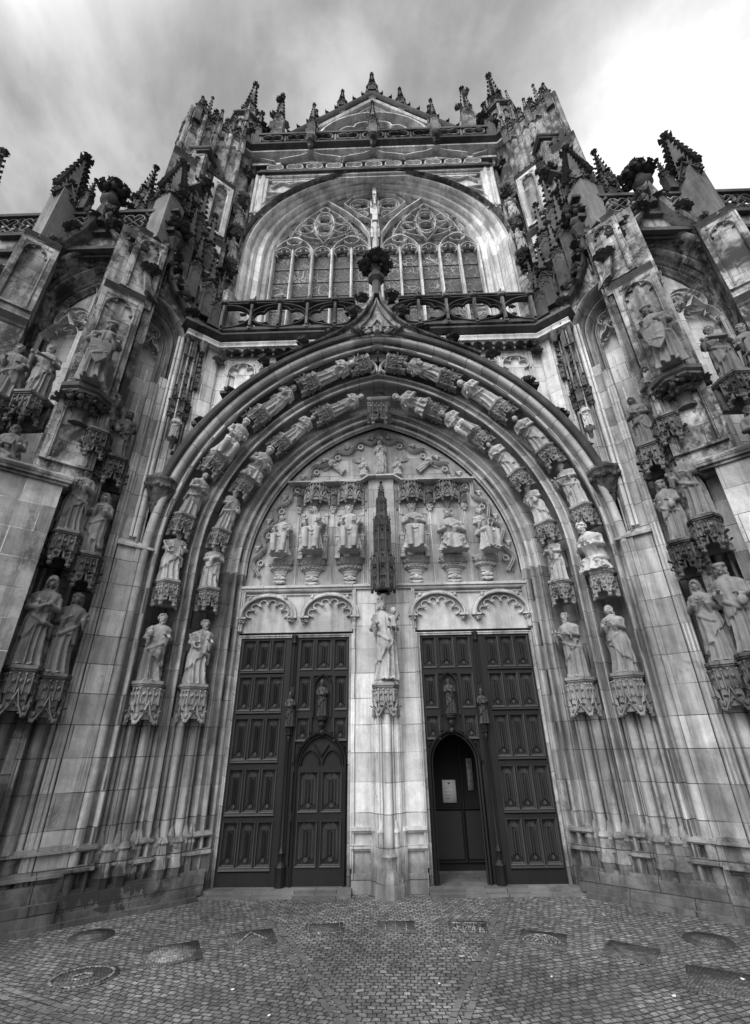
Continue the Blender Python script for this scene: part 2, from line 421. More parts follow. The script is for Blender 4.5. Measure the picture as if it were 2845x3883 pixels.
def pavemat(name='cobblestones',row=.085,bwid=.115,rot=0.,lo=.05,hi=.21,dark=False,patch=True):
    m,nt,b=newmat(name);N=NT(nt); pos=N.n('NewGeometry').outputs['Position']
    nz=N.n('TexNoise');N.link(pos,nz.inputs['Vector']);nz.inputs['Scale'].default_value=9.;nz.inputs['Detail'].default_value=4
    ad=N.n('VectorMath',operation='MULTIPLY_ADD');N.link(nz.outputs['Color'],ad.inputs[0]);ad.inputs[1].default_value=(.05,.05,0);N.link(pos,ad.inputs[2])
    nz2=N.n('TexNoise');N.link(pos,nz2.inputs['Vector']);nz2.inputs['Scale'].default_value=1.6
    ad2=N.n('VectorMath',operation='MULTIPLY_ADD');N.link(nz2.outputs['Color'],ad2.inputs[0]);ad2.inputs[1].default_value=(.16,.16,0);N.link(ad.outputs[0],ad2.inputs[2]); ad=ad2
    mp=N.n('Mapping');N.link(ad.outputs[0],mp.inputs[0]);mp.inputs['Rotation'].default_value=(0,0,rot)
    br=N.n('TexBrick',offset=.5);N.link(mp.outputs[0],br.inputs['Vector'])
    br.inputs['Color1'].default_value=(.62,.62,.62,1);br.inputs['Color2'].default_value=(1.25,1.25,1.25,1);br.inputs['Mortar'].default_value=(.2,.2,.2,1)
    br.inputs['Scale'].default_value=1;br.inputs['Brick Width'].default_value=bwid;br.inputs['Row Height'].default_value=row
    br.inputs['Mortar Size'].default_value=min(.007,row*.14);br.inputs['Mortar Smooth'].default_value=.9;br.inputs['Bias'].default_value=-.15
    bw=N.n('RGBToBW');N.link(br.outputs['Color'],bw.inputs[0])
    med=N.noise(pos,14,5,.7); big=N.noise(pos,.7,4,.6); fine=N.noise(pos,110,3,.7)
    v=N.math('MULTIPLY',N.mix(N.mapr(big,.3,.7),lo,hi),bw.outputs[0])
    v=N.math('MULTIPLY',v,N.mix(N.mapr(med,.3,.7),.45,1.7)); v=N.math('MULTIPLY',v,N.mix(N.mapr(fine,.3,.7),.6,1.5))
    if patch:   # moss and dirt filling the joints in patches
        pm=N.mapr(N.noise(pos,2.3,7,.75),.5,.62)
        v=N.mix(N.math('MULTIPLY',pm,.5),v,N.mix(med,.03,.12))
    c=N.n('CombineColor')
    for i in range(3): N.link(v,c.inputs[i])
    N.link(c.outputs[0],b.inputs['Base Color']);b.inputs['Roughness'].default_value=.75
    h=N.math('SUBTRACT',N.math('MULTIPLY',med,.35),N.math('MULTIPLY',br.outputs['Fac'],1.0))
    h=N.math('ADD',h,N.math('MULTIPLY',fine,.12))
    bp=N.n('Bump');bp.inputs['Strength'].default_value=1.;bp.inputs['Distance'].default_value=.022;N.link(h,bp.inputs['Height']);N.link(bp.outputs[0],b.inputs['Normal'])
    return m
M_cob=pavemat('cobblestones',row=.050,bwid=.066,rot=.0,lo=.075,hi=.16)
M_cob2=pavemat('fan_laid_cobblestones',row=.050,bwid=.072,rot=.30,lo=.075,hi=.16)
M_cob3=pavemat('fan_laid_cobblestones_right',row=.050,bwid=.072,rot=-.30,lo=.07,hi=.15)
M_band=stone('gutter_stone',.06,.13,soot=.2,sootv=.04,brick=True,bw=.5,bh=.2,streak=0)
M_mosaic=pavemat('mosaic_pebbles',row=.022,bwid=.03,rot=.2,lo=.07,hi=.11,patch=True)
M_mosaicl=pavemat('pale_mosaic_pebbles',row=.022,bwid=.03,rot=.2,lo=.15,hi=.25,patch=False)

# ------------------------------------------------------------------ camera, light, sky
def make_camera():
    cam=bpy.data.cameras.new('camera'); o=bpy.data.objects.new('camera',cam); COL.objects.link(o)
    pi_,ro,ya=radians(27.07),radians(-.889),radians(1.045)
    f=np.array([0,cos(pi_),sin(pi_)]);u=np.array([0,-sin(pi_),cos(pi_)]);r=np.array([1,0,0.])
    r,u=cos(ro)*r+sin(ro)*u,-sin(ro)*r+cos(ro)*u
    Z=RZ(ya)[:3,:3]; r,u,f=Z@r,Z@u,Z@f
    o.matrix_world=toM(basis((0.016,-7.0,1.6),r,u,-f))
    cam.sensor_fit='VERTICAL'; cam.sensor_height=36; cam.lens=36*1018.5/2255.; cam.clip_start=.05; cam.clip_end=3000
    SC.camera=o
make_camera()
SUN_EL,SUN_AZ=radians(43),radians(-28)   # azimuth from straight behind the camera, minus = left
def make_light():
    d=np.array([sin(SUN_AZ)*cos(SUN_EL),-cos(SUN_AZ)*cos(SUN_EL),sin(SUN_EL)])  # towards the sun
    l=bpy.data.lights.new('sun','SUN'); l.energy=1.5; l.angle=radians(18); l.color=(1,1,1)
    o=bpy.data.objects.new('sun',l); COL.objects.link(o)
    o.rotation_euler=Vector(tuple(d)).to_track_quat('Z','Y').to_euler(); o.location=(0,-20,30)
    w=bpy.data.worlds.new('World'); SC.world=w; w.use_nodes=True; nt=w.node_tree; nt.nodes.clear(); N=NT(nt)
    out=N.n('OutputWorld'); bg=N.n('Background'); N.link(bg.outputs[0],out.inputs[0])
    sky=N.n('TexSky',sky_type='NISHITA',sun_disc=False,sun_elevation=SUN_EL,sun_rotation=atan2(d[0],d[1]),air_density=1.,dust_density=3.)
    bw=N.n('RGBToBW'); N.link(sky.outputs[0],bw.inputs[0])
    tc=N.n('TexCoord').outputs['Generated']
    sp=N.n('SeparateXYZ'); N.link(tc,sp.inputs[0])
    zz=N.math('ADD',N.math('MAXIMUM',sp.outputs[2],0.),.12)
    cx=N.math('DIVIDE',sp.outputs[0],zz); cy=N.math('DIVIDE',sp.outputs[1],zz)
    cb=N.n('CombineXYZ'); N.link(cx,cb.inputs[0]); N.link(cy,cb.inputs[1])
    # long streaky cirrus running away from the viewer, with soft folds
    mp=N.n('Mapping'); N.link(cb.outputs[0],mp.inputs[0]); mp.inputs['Rotation'].default_value=(0,0,radians(10)); mp.inputs['Scale'].default_value=(2.8,1.1,1); mp.inputs['Location'].default_value=(1.35,.4,0)
    c1=N.noise(mp.outputs[0],1.0,7,.55,.45)
    c2=N.noise(cb.outputs[0],2.2,7,.6,.3)
    c=N.math('ADD',N.math('MULTIPLY',c1,.52),N.math('MULTIPLY',c2,.48))
    cm=N.mapr(c,.42,.62)
    # thin bright veil of cloud over the right half of the view
    dr=N.n('VectorMath',operation='DOT_PRODUCT'); N.link(tc,dr.inputs[0]); a,e=radians(58),radians(36)
    dr.inputs[1].default_value=(sin(a)*cos(e),cos(a)*cos(e),sin(e))
    dd=N.math('ADD',dr.outputs['Value'],N.math('MULTIPLY',N.math('SUBTRACT',c1,.5),.22))
    glow=N.mapr(dd,.76,.99)
    # two thin condensation trails high on the right
    for P0,P1,st_ in (((.3788,.2621,.8876),(.4001,.2476,.8824),.45),((.3052,.3603,.8815),(.3240,.3230,.8892),.12)):
        p0,p1=np.array(P0),np.array(P1); n_=np.cross(p0,p1); n_/=np.linalg.norm(n_); mid=(p0+p1); mid/=np.linalg.norm(mid); ha=float(p0@mid)
        q1=N.n('VectorMath',operation='DOT_PRODUCT');N.link(tc,q1.inputs[0]);q1.inputs[1].default_value=tuple(n_)
        q2=N.n('VectorMath',operation='DOT_PRODUCT');N.link(tc,q2.inputs[0]);q2.inputs[1].default_value=tuple(mid)
        tr=N.math('MULTIPLY',N.mapr(N.math('ABSOLUTE',q1.outputs['Value']),.0006,.0026,1.,0.),N.mapr(q2.outputs['Value'],ha,ha+.0006))
        glow=N.math('ADD',glow,N.math('MULTIPLY',tr,st_))
    # bright overcast behind and above the camera, where the sun stands; dim towards the low horizon
    ds=N.n('VectorMath',operation='DOT_PRODUCT'); N.link(tc,ds.inputs[0]); ds.inputs[1].default_value=tuple(d)
    back=N.mapr(ds.outputs['Value'],.52,.97)
    base=N.math('MULTIPLY',bw.outputs[0],.06)
    cl=N.math('ADD',N.mix(cm,.45,1.02),N.math('MULTIPLY',glow,1.0))
    cl=N.math('ADD',cl,N.math('MULTIPLY',back,5.2))
    low=N.mapr(sp.outputs[2],.0,.42,.22,1.)
    behind=N.mapr(sp.outputs[1],-.1,.25,1.,0.)
    cl=N.math('MULTIPLY',cl,N.mix(behind,1.,low))
    tot=N.math('ADD',N.math('MULTIPLY',base,.12),N.math('MULTIPLY',cl,.74))
    cc=N.n('CombineColor')
    for i in range(3): N.link(tot,cc.inputs[i])
    N.link(cc.outputs[0],bg.inputs['Color']); bg.inputs['Strength'].default_value=1.0
make_light()
vs=SC.view_settings; vs.view_transform='Standard'; vs.look='None'; vs.exposure=0; vs.gamma=1
SC.cycles.max_bounces=5; SC.cycles.diffuse_bounces=3
# ------------------------------------------------------------------ things
def tag(o,label=None,cat=None,group=None,kind=None):
    if label: o['label']=label
    if cat: o['category']=cat
    if group: o['group']=group
    if kind: o['kind']=kind
    return o
def empty(name,parent=None,loc=(0,0,0)):
    o=bpy.data.objects.new(name,None); COL.objects.link(o); o.location=loc; o.empty_display_size=.2
    if parent: o.parent=parent
    return o
def inst(src,name,M,parent=None):
    o=src.copy(); o.name=name; COL.objects.link(o); o.parent=parent; o.matrix_world=toM(M); return o
def template(mb,name,mat,smooth=35):
    """mesh template: an unlinked object whose copies share the mesh"""
    o=mb.build(name,mat,None,smooth); COL.objects.unlink(o); return o

# ------------------------------------------------------------------ statues (carved stone figures)
def loft(mb,rings,M=None):
    """rings: list of arrays (n,3)"""
    n=len(rings[0]); V=np.concatenate(rings); F=[]
    for j in range(len(rings)-1):
        for i in range(n):
            i2=(i+1)%n; F.append((j*n+i,j*n+i2,(j+1)*n+i2,(j+1)*n+i))
    F.append(tuple(range(n-1,-1,-1))); F.append(tuple(range((len(rings)-1)*n,len(rings)*n)))
    mb.add(V,F,M)
def ring(cx,cy,z,rx,ry,n=64,fold=0.,k=9,ph=0.,fr=None,sq=1.):
    a=np.arange(n)*2*pi/n
    aw=a+.10*np.sin(2*a+ph)+.07*np.sin(5*a+2*ph)
    f=1+ (fold*( (1-np.abs(np.sin(k*aw/2+ph))**.8)*2.2-1.0 + .4*np.sin((k+5)*aw+ph*2.3) ) if fold else 0)
    if fr is not None: f=f+fr(a)
    return np.c_[cx+rx*f*np.sign(np.cos(a))*np.abs(np.cos(a))**sq, cy+ry*f*np.sign(np.sin(a))*np.abs(np.sin(a))**sq, np.full(n,z)]
def tube(mb,pts,rad,n=12,M=None,flat=1.):
    P=np.array(pts,float); R=[]
    for i,p in enumerate(P):
        d=P[min(i+1,len(P)-1)]-P[max(i-1,0)]; d/=np.linalg.norm(d)+1e-9
        u=np.cross(d,(0.13,.2,1.)); 
        if np.linalg.norm(u)<.2: u=np.cross(d,(1,0,0))
        u/=np.linalg.norm(u); w=np.cross(d,u); a=np.arange(n)*2*pi/n
        R.append(p+rad[i]*(np.cos(a)[:,None]*u+np.sin(a)[:,None]*w*flat))
    loft(mb,R,M)
def ell(mb,c,r,M=None): 
    mb.add(ICOV*np.array(r)+np.array(c),ICOF,M)
def hand(mb,wrist,d,side,curl=.5):
    w=np.array(wrist,float); d=np.array(d,float); d/=np.linalg.norm(d)
    up=np.cross(d,(side*1.,0,.2)); up/=np.linalg.norm(up); lat=np.cross(up,d)
    ell(mb,w+d*.025,(.019,.019,.019))
    for i in range(4):
        b=w+d*.03+lat*(.009*(i-1.5)); L=.036-.004*abs(i-1.4)
        tube(mb,[b,b+d*L*.55,b+d*L*.95-up*L*curl*.6],[.0068,.0063,.005],6)
    tube(mb,[w+d*.01+lat*.015,w+d*.03+lat*.028,w+d*.045+lat*.022],[.0075,.007,.0055],6)
def head(mb,M,hair='long',beard=0,crown=None,hood=False,s=1.):
    M=M@SCL(s)
    E=lambda c,r: ell(mb,c,r,M)
    E((0,0,.0),(.040,.047,.056)); E((0,-.012,-.028),(.029,.034,.034))       # skull, jaw
    E((0,-.049,-.004),(.0085,.015,.017)); E((0,-.056,-.013),(.009,.008,.007))  # nose
    E((0,-.040,.014),(.031,.0115,.0065))                                      # brow
    for q in(-1,1):
        E((q*.0165,-.040,.002),(.009,.0075,.006)); E((q*.020,-.033,-.017),(.014,.012,.013)); E((q*.041,.002,-.004),(.007,.012,.015))
    E((0,-.043,-.029),(.0135,.008,.0045)); E((0,-.040,-.044),(.012,.010,.009))
    tube(mb,[(0,.008,-.09),(0,.003,-.03)],[.026,.024],12,M)
    if hair=='long':
        E((0,.014,.014),(.050,.050,.052))
        for q in(-1,1):
            for j in range(7):
                E((q*(.043+.004*sin(j*1.9)),.006+.010*cos(j*1.3),.012-.017*j),(.015,.019,.014))
        for j in range(5): E((.012*sin(j*2.2),.042,-.01-.02*j),(.036,.018,.018))
    elif hair=='curly':
        for j in range(26):
            a=j*2.4; z=-.02+.08*(j/26); rr=sqrt(max(0,1-(z/.062)**2))*.047
            x,y=rr*cos(a),rr*sin(a)+.008
            if y<-.028 and z<.03: continue
            E((x,y,z+.008),(.015,.015,.013))
    elif hair=='short': 
        E((0,.012,.012),(.046,.046,.050))
    if beard:
        for j in range(5+4*beard):
            a=j*2.4; E((.019*cos(a),-.036-.008*abs(sin(a))+.002*j*0,-.045-.0075*j/ (1+.25*beard)*1.6),(.013,.011,.013))
        for q in(-1,1):
            for j in range(3): E((q*.031,-.020-.004*j,-.018-.014*j),(.011,.013,.013))
            E((q*.011,-.048,-.026),(.010,.006,.005))
    if hood:
        a=np.arange(40)*2*pi/40; R=[]
        for z,rx,ry,cy,op in ((-.10,.075,.062,.012,.1),(-.05,.060,.058,.014,.5),(0,.054,.060,.014,.62),(.03,.052,.060,.012,.58),(.055,.040,.050,.012,.35),(.072,.018,.022,.012,.1)):
            f=1-op*np.exp(-((a-1.5*pi+0)**2)/.35)
            R.append(np.c_[rx*np.cos(a),cy+ry*np.sin(a)*f,np.full(40,z)])
        loft(mb,R,M)
        for q in (-1,1): tube(mb,[(0,-.042,.060),(q*.034,-.042,.035),(q*.047,-.034,-.01),(q*.045,-.03,-.06),(q*.02,-.05,-.10)],[.008,.010,.011,.012,.012],8,M)
    if crown=='crown':
        lathe(mb,M@T(0,.006,.026),[(.044,0),(.050,.0),(.053,.026),(.046,.026)],20)
        for j in range(7):
            aa=2*pi*j/7+.45; ell(mb,(.051*cos(aa),.006+.051*sin(aa),.062),(.011,.011,.016),M)
    elif crown=='mitre':
        R=[ring(0,.004,z,rx,ry,16) for z,rx,ry in ((.02,.046,.044),(.05,.050,.040),(.085,.034,.022),(.115,.006,.008))]; loft(mb,R,M)
    elif crown=='cap':
        R=[ring(0,.006,z,rx,ry,20) for z,rx,ry in ((.022,.052,.052),(.034,.060,.060),(.05,.060,.060),(.064,.046,.046),(.068,.02,.02))]; loft(mb,R,M)
    elif crown=='turban':
        for j in range(12):
            aa=2*pi*j/12; ell(mb,(.043*cos(aa),.008+.043*sin(aa),.036+.006*sin(3*aa)),(.018,.018,.015),M)
        ell(mb,(0,.01,.055),(.036,.036,.02),M)

def bend(V,z0,ang,soft=.12):
    """rotate everything above z0 forward (towards -y) by ang"""
    V=V.copy(); t=np.clip((V[:,2]-z0+soft)/(2*soft),0,1); a=ang*t*t*(3-2*t)
    y=V[:,1]; z=V[:,2]-z0
    c,s=np.cos(a),np.sin(a)
    yn=y*c-z*s; zn=y*s*1.+z*c
    V[:,1]=yn; V[:,2]=z0+zn; return V

def figure(seed=1,pose='stand',hair='long',beard=0,crown=None,hood=False,arms='pray',prop=None,hem=.35,hdir=1,turn=0.,nod=.15,lean=0.,sway=.02,vox=.0072,female=False):
    r=random.Random(seed); mb=MB(); k=r.choice([9,10,11,12]); ph=r.uniform(0,6); tw=r.uniform(-3,3)
    body=MB()
    if pose=='stand':
        prof=[(0,.132,.108),(.02,.138,.114),(.06,.130,.106),(.15,.122,.100),(.3,.116,.094),(.42,.116,.092),(.52,.108,.084),(.60,.094,.072),(.68,.104,.074),(.745,.120,.072),(.785,.112,.062),(.815,.070,.046),(.84,.034,.03)]
        zs=np.linspace(0,.84,46); R=[]
        pz=[p[0] for p in prof]
        for z in zs:
            rx=np.interp(z,pz,[p[1] for p in prof]); ry=np.interp(z,pz,[p[2] for p in prof])
            fo=np.interp(z,[0,.1,.45,.6,.75,.84],[.24,.22,.18,.13,.06,0])
            cx=sway*sin(z*4.2+.4); fr=lambda a,z=z: .07*np.exp(-((a-(4.4+.5*hdir)-1.2*(z-.3))**2)/.05)*np.interp(z,[0,.1,.35,.45],[0,1,1,0])+.05*np.exp(-((a-4.9)**2)/.1)*np.interp(z,[0,.3,.5],[1,.6,0])
            R.append(ring(cx,0,z,rx,ry,96,fo,k,ph+tw*z*.6,fr))
        loft(body,R)
        # cloak over it, its hem falling on a diagonal
        R=[]
        for z in np.linspace(.02,.80,44):
            rx=np.interp(z,pz,[p[1] for p in prof]); ry=np.interp(z,pz,[p[2] for p in prof]); a=np.arange(96)*2*pi/96
            hz=hem+.16*hdir*np.cos(a)+.22*np.maximum(0,np.sin(a))*-1.2+.022*np.sin(6*a+ph)
            on=np.clip((z-hz)/.012,0,1); opn=np.exp(-((a-4.71-.25*hdir)**2)/.10)*np.clip((z-.5)/.1,0,1)
            drape=.045*np.abs(np.sin(13*z+2.2*hdir*a+ph))*np.interp(z,[.0,.25,.6,.75],[1,1,.6,.1])
            f=np.where(on>0,1.10+.07*on+drape*2.0-.30*opn,.80)+.085*np.sin(k*a+ph+3*z)*np.interp(z,[0,.6,.8],[1,.6,0.1])*on
            cx=sway*sin(z*4.2+.4)
            R.append(np.c_[cx+rx*f*np.cos(a),ry*f*np.sin(a),np.full(96,z)])
        loft(body,R)
        for q in(-1,1): ell(body,(q*.05+sway,-.125,.014),(.024,.045,.016))
        # roll of gathered cloth at the hip
        tube(body,[(-.12*hdir,.01,.60),(-.06*hdir,-.085,.53),(.05*hdir,-.10,.46),(.12*hdir,-.03,.44),(.13*hdir,.02,.3)],[.02,.026,.028,.028,.015],10)
    elif pose in('sit','kneel'):
        kz=.40 if pose=='sit' else .17; ky=-.20 if pose=='sit' else -.15
        R=[]
        for z in np.linspace(0,kz+.05,22):
            u=z/(kz+.05); R.append(ring(0,ky*(.62-.05*u),z,.150-.040*u+.02*(1-u)**3,.138-.045*u,96,.20*(1-.35*u),k,ph+tw*z,lambda a,u=u:.10*np.exp(-((a-4.2)**2)/.06)+.10*np.exp(-((a-5.2)**2)/.06)-.10*np.exp(-((a-4.71)**2)/.05)))
        R.append(ring(0,ky*.5,kz+.075,.12,.10,96,.05,k,ph)); loft(body,R)
        for q in(-1,1):
            tube(body,[(q*.06,.03,kz),(q*.082,ky*.6,kz+.015),(q*.088,ky-.035,kz-.005)],[.062,.058,.048],14)
            if pose=='sit':
                tube(body,[(q*.088,ky-.04,kz),(q*.08,ky-.06,kz*.5),(q*.07,ky-.045,.04)],[.052,.046,.042],14); ell(body,(q*.07,ky-.10,.018),(.025,.05,.02))
            else: tube(body,[(q*.09,ky-.04,.10),(q*.08,0,.06),(q*.06,.14,.05)],[.05,.06,.045],14)
        for j in range(2):
            z=kz-.01-.07*j
            tube(body,[(-.085,ky-.005,z+.02),(0,ky-.015,z-.02),(.085,ky-.005,z+.025)],[.010,.016,.010],8)
        for q in(-1,1):
            for j in range(5):
                b=(-.05+.03*j)*1.0; tube(body,[(q*.085+b*.35,ky-.075+.02*abs(j-2),kz-.02),(q*.080+b*.9,ky-.045+.02*abs(j-2),kz*.5),(q*.080+b*1.1+.015*hdir,ky-.025+.02*abs(j-2),.02)],[.009,.012,.013],8)
        tube(body,[(-.13*hdir,-.02,kz+.06),(-.05*hdir,ky*.6,kz+.05),(.10*hdir,ky-.02,kz-.03),(.12*hdir,ky-.01,kz*.3)],[.02,.028,.03,.016],10)
        z0=kz-.02; R=[]
        prof=[(0,.115,.095),(.1,.105,.088),(.2,.094,.074),(.28,.106,.076),(.345,.120,.072),(.385,.112,.062),(.415,.070,.046),(.44,.034,.03)]
        for z in np.linspace(0,.44,24):
            rx=np.interp(z,[p[0] for p in prof],[p[1] for p in prof]);ry=np.interp(z,[p[0] for p in prof],[p[2] for p in prof])
            R.append(ring(0,.03,z0+z,rx*1.05,ry*1.05,96,np.interp(z,[0,.2,.4],[.08,.07,.01]),k,ph+tw*z,lambda a,z=z:.06*np.abs(np.sin(18*z+2*a*hdir))*np.interp(z,[0,.3,.4],[1,.8,0])))
        loft(body,R)
    hz={'stand':0.,'sit':-.0,'kneel':-.0}[pose]
    dz=0. if pose=='stand' else (.40 if pose=='sit' else .17)-.02-.40
    dy=0. if pose=='stand' else .03
    # arms
    A=lambda x,y,z:(x,y+dy,z+dz)
    def arm(q,el,wr,hd,fl=.046):
        tube(body,[A(q*.098,.005,.765),A(q*.128,.0,.73),A(*el),A(*[(e*.35+w_*.65) for e,w_ in zip(el,wr)])],[.036,.042,.045,fl],16)
        tube(body,[A(*el),A(*wr)],[.026,.017],10)
        c=[(e*.35+w_*.65) for e,w_ in zip(el,wr)]; tube(body,[A(*c),A(c[0]*1.02,c[1]+.01,c[2]-.055),A(c[0]*1.05,c[1]+.03,c[2]-.13)],[.042,.030,.010],12)
        hand(body,A(*wr),hd,q)
    ez=.61
    if arms=='pray':
        for q in(-1,1): arm(q,(q*.150,-.03,ez),(q*.022,-.135,.705),(-q*.2,-.25,1))
    elif arms=='crossed':
        arm(-1,(-.150,-.03,ez),(.03,-.105,.685),(1,-.1,.35)); arm(1,(.150,-.03,ez),(-.03,-.125,.655),(-1,-.1,.3))
    elif arms=='book':
        arm(-1,(-.150,-.03,ez),(-.05,-.135,.60),(1,-.4,.1)); arm(1,(.150,-.03,ez),(.05,-.13,.66),(-1,-.3,.1))
        extr(body,T(*A(.005,-.155,.635))@RX(-.35)@RZ(.1),[(-.055,-.06),(.055,-.06),(.055,.065),(-.055,.065)],-.014,.014)
    elif arms=='out':
        arm(-1,(-.155,-.03,ez),(-.16,-.14,.66),(-.3,-.6,.8)); arm(1,(.150,-.03,ez),(.02,-.125,.66),(-1,-.2,.3))
    elif arms=='down':
        arm(-1,(-.155,-.01,.60),(-.165,-.08,.47),(-.1,-.5,-.9)); arm(1,(.150,-.03,ez),(.03,-.13,.61),(-1,-.2,.2))
    elif arms=='hold':
        arm(-1,(-.150,-.02,ez),(-.09,-.145,.64),(.4,-1,.2)); arm(1,(.150,-.02,ez),(.075,-.135,.60),(-.6,-.8,.2))
    if prop=='jar':
        lathe(body,T(*A(.095*hdir,-.185,.60)),[(.012,0),(.03,.01),(.045,.05),(.04,.09),(.022,.105),(.03,.115),(.03,.125),(.008,.155),(.008,.165)],14)
    elif prop=='harp':
        P=[(.0,0),(.02,.16),(.075,.20),(.16,.19),(.15,.15),(.06,.0)]
        rib(body,T(*A(.02,-.15,.53))@RZ(.3),P,[(-.011,-.012),(.011,-.012),(.011,.012),(-.011,.012)],True)
        for j in range(6): tube(body,[A(.045+.017*j,-.15,.56+.012*j),A(.05+.019*j,-.15,.71)],[.003,.003],5)
    elif prop=='scroll':
        R=[]; 
        tube(body,[A(-.11,-.15,.68),A(-.05,-.165,.655),A(.04,-.165,.62),A(.11,-.16,.60)],[.04,.035,.035,.04],10,flat=.25)
        tube(body,[A(-.115,-.155,.64),A(-.115,-.155,.72)],[.014,.014],8); tube(body,[A(.115,-.16,.55),A(.115,-.16,.65)],[.014,.014],8)
    elif prop=='staff': tube(body,[(-.185,-.10,.0),(-.165,-.11,1.0)],[.011,.011],8)
    elif prop=='shield':
        P=[(0,-.21),(.09,-.11),(.13,.02),(.125,.14),(.06,.16),(0,.15),(-.06,.16),(-.125,.14),(-.13,.02),(-.09,-.11)]
        extr(body,T(*A(0,-.17,.36))@RX(.1)@SCL(.85,1,.9),P,-.02,.015)
        for j in range(7): tube(body,[A(r.uniform(-.09,.0),-.185,r.uniform(.26,.44)),A(r.uniform(0,.09),-.19,r.uniform(.26,.44))],[.012,.007],6)
    elif prop=='cloth': tube(body,[A(-.06,-.14,.66),A(.03,-.165,.62),A(.06,-.16,.55),A(.04,-.15,.44)],[.03,.045,.035,.012],12)
    elif prop=='sword': tube(body,[(.17,-.13,.60),(.175,-.15,.05)],[.012,.008],6)
    elif prop=='child':
        c=A(.115,-.125,.66)
        R=[ring(c[0],c[1],c[2]+z,rx,rx*.85,24,.12,7,1.) for z,rx in((-.07,.045),(-.03,.052),(.02,.045),(.07,.042),(.10,.02))]; loft(body,R)
        head(body,T(c[0]+.004,c[1]-.012,c[2]+.142)@RZ(-.3),'curly',0,s=.72)
        for q in(-1,1): tube(body,[(c[0]+q*.035,c[1],c[2]+.075),(c[0]+q*.055,c[1]-.03,c[2]+.03),(c[0]+q*.045,c[1]-.075,c[2]+.05)],[.018,.016,.012],8); tube(body,[(c[0]+q*.02,c[1]-.02,c[2]-.05),(c[0]+q*.03,c[1]-.075,c[2]-.06),(c[0]+q*.025,c[1]-.07,c[2]-.13)],[.024,.02,.012],8)
        ell(body,(c[0]+.065,c[1]-.085,c[2]+.07),(.018,.018,.02)); 
        for q in (0,.0):
            tube(body,[(c[0]+.065,c[1]-.085,c[2]+.07),(c[0]+.07,c[1]-.085,c[2]+.13)],[.007,.007],6)
    elif prop=='wheel':
        rib(body,T(*A(.12,-.14,.50)),arc(0,0,.07,0,2*pi,20)[:-1],[(-.012,-.012),(.012,-.012),(.012,.012),(-.012,.012)],True)
        for j in range(3): a=j*pi/3; tube(body,[A(.12-.07*cos(a),-.14,.5-.07*sin(a)),A(.12+.07*cos(a),-.14,.5+.07*sin(a))],[.007,.007],6)
    elif prop=='bag': ell(body,A(.10,-.15,.52),(.05,.035,.06)); tube(body,[A(.10,-.14,.57),A(.06,-.13,.66)],[.008,.008],6)
    V=np.concatenate(body.v); 
    if lean: V=bend(V,(.42 if pose=='stand' else .15),lean,.15)
    mb.v=[V]; mb.f=body.f; mb.uv=[None]*len(body.f); mb.n=len(V)
    hp=np.array([[sway*sin(.9*4.2+.4),-.012+dy,.915+dz]]); 
    if lean: hp=bend(hp,(.42 if pose=='stand' else .15),lean,.15)
    head(mb,T(*hp[0])@RX(lean)@RZ(turn)@RX(nod),hair,beard,crown,hood,1.12)
    # fuse everything into one continuous carved surface
    o=mb.build('figure_raw',M_statue,None,0); md=o.modifiers.new('r','REMESH'); md.mode='VOXEL'; md.voxel_size=vox; md.use_smooth_shade=True
    sm=o.modifiers.new('s','SMOOTH'); sm.factor=.15; sm.iterations=1
    dg=bpy.context.evaluated_depsgraph_get(); dg.update()
    me=bpy.data.meshes.new_from_object(o.evaluated_get(dg)); 
    bpy.data.objects.remove(o); 
    me.materials.clear(); return me
_mesh_mat={}
def figobj(me,mat,name='statue'):
    key=(me.name,mat.name)
    if key not in _mesh_mat:
        m=me.copy(); m.materials.append(mat); _mesh_mat[key]=m
    o=bpy.data.objects.new(name,_mesh_mat[key]); COL.objects.link(o); return o
# ================================================================== the church front
church=tag(empty('cathedral'),'Gothic cathedral transept front with a deep sculpted portal, traceried window and crocketed pinnacles','cathedral')
def part(mb,name,mat,parent=None,smooth=35): return mb.build(name,mat,parent or church,smooth)

# ---- splayed jambs and archivolts: one moulded profile swept up the jamb and round the arch
def rollp(s0,s1,h,n=6,base=0.):   # convex roll between s0..s1
    return [(s0+(s1-s0)*(1-cos(pi*i/n))/2, base+h*sin(pi*i/n)) for i in range(n+1)]
def cavet(s0,s1,d,n=6,base=0.): return [(s0+(s1-s0)*(1-cos(pi*i/n))/2, base-d*sin(pi*i/n)) for i in range(n+1)]
PJ=[(-.02,-.40),(-.02,-.02),(.02,-.02)]+rollp(.02,.07,.04,5,-.02)+cavet(.075,.135,.075,5,-.01)+rollp(.14,.19,.045,4,0)+[(.195,-.06)]+cavet(.20,.25,.03,3,-.05)+rollp(.255,.285,.03,3,-.03)+[(.295,-.03),(.315,-.09)]+\
   [(.345,-.20),(.41,-.36),(.55,-.42),(.69,-.36),(.75,-.20)]+[(.775,-.08),(.785,.0),(.79,.04)]+rollp(.795,.835,.035,5,.05)+[(.84,-.02)]+cavet(.845,.885,.04,4,-.02)+[(.89,-.02)]+rollp(.895,.925,.025,3,.0)+[(.93,-.07)]+\
   [(.955,-.20),(1.02,-.37),(1.14,-.43),(1.26,-.37),(1.325,-.20)]+[(1.345,-.07),(1.35,.03),(1.36,.05)]+rollp(1.365,1.425,.065,6,.03)+[(1.43,-.02)]+cavet(1.435,1.475,.04,4,-.01)+[(1.48,.01)]+rollp(1.485,1.60,.065,8,.03)
PJlow=PJ+[(1.605,.0),(1.61,-.2)]
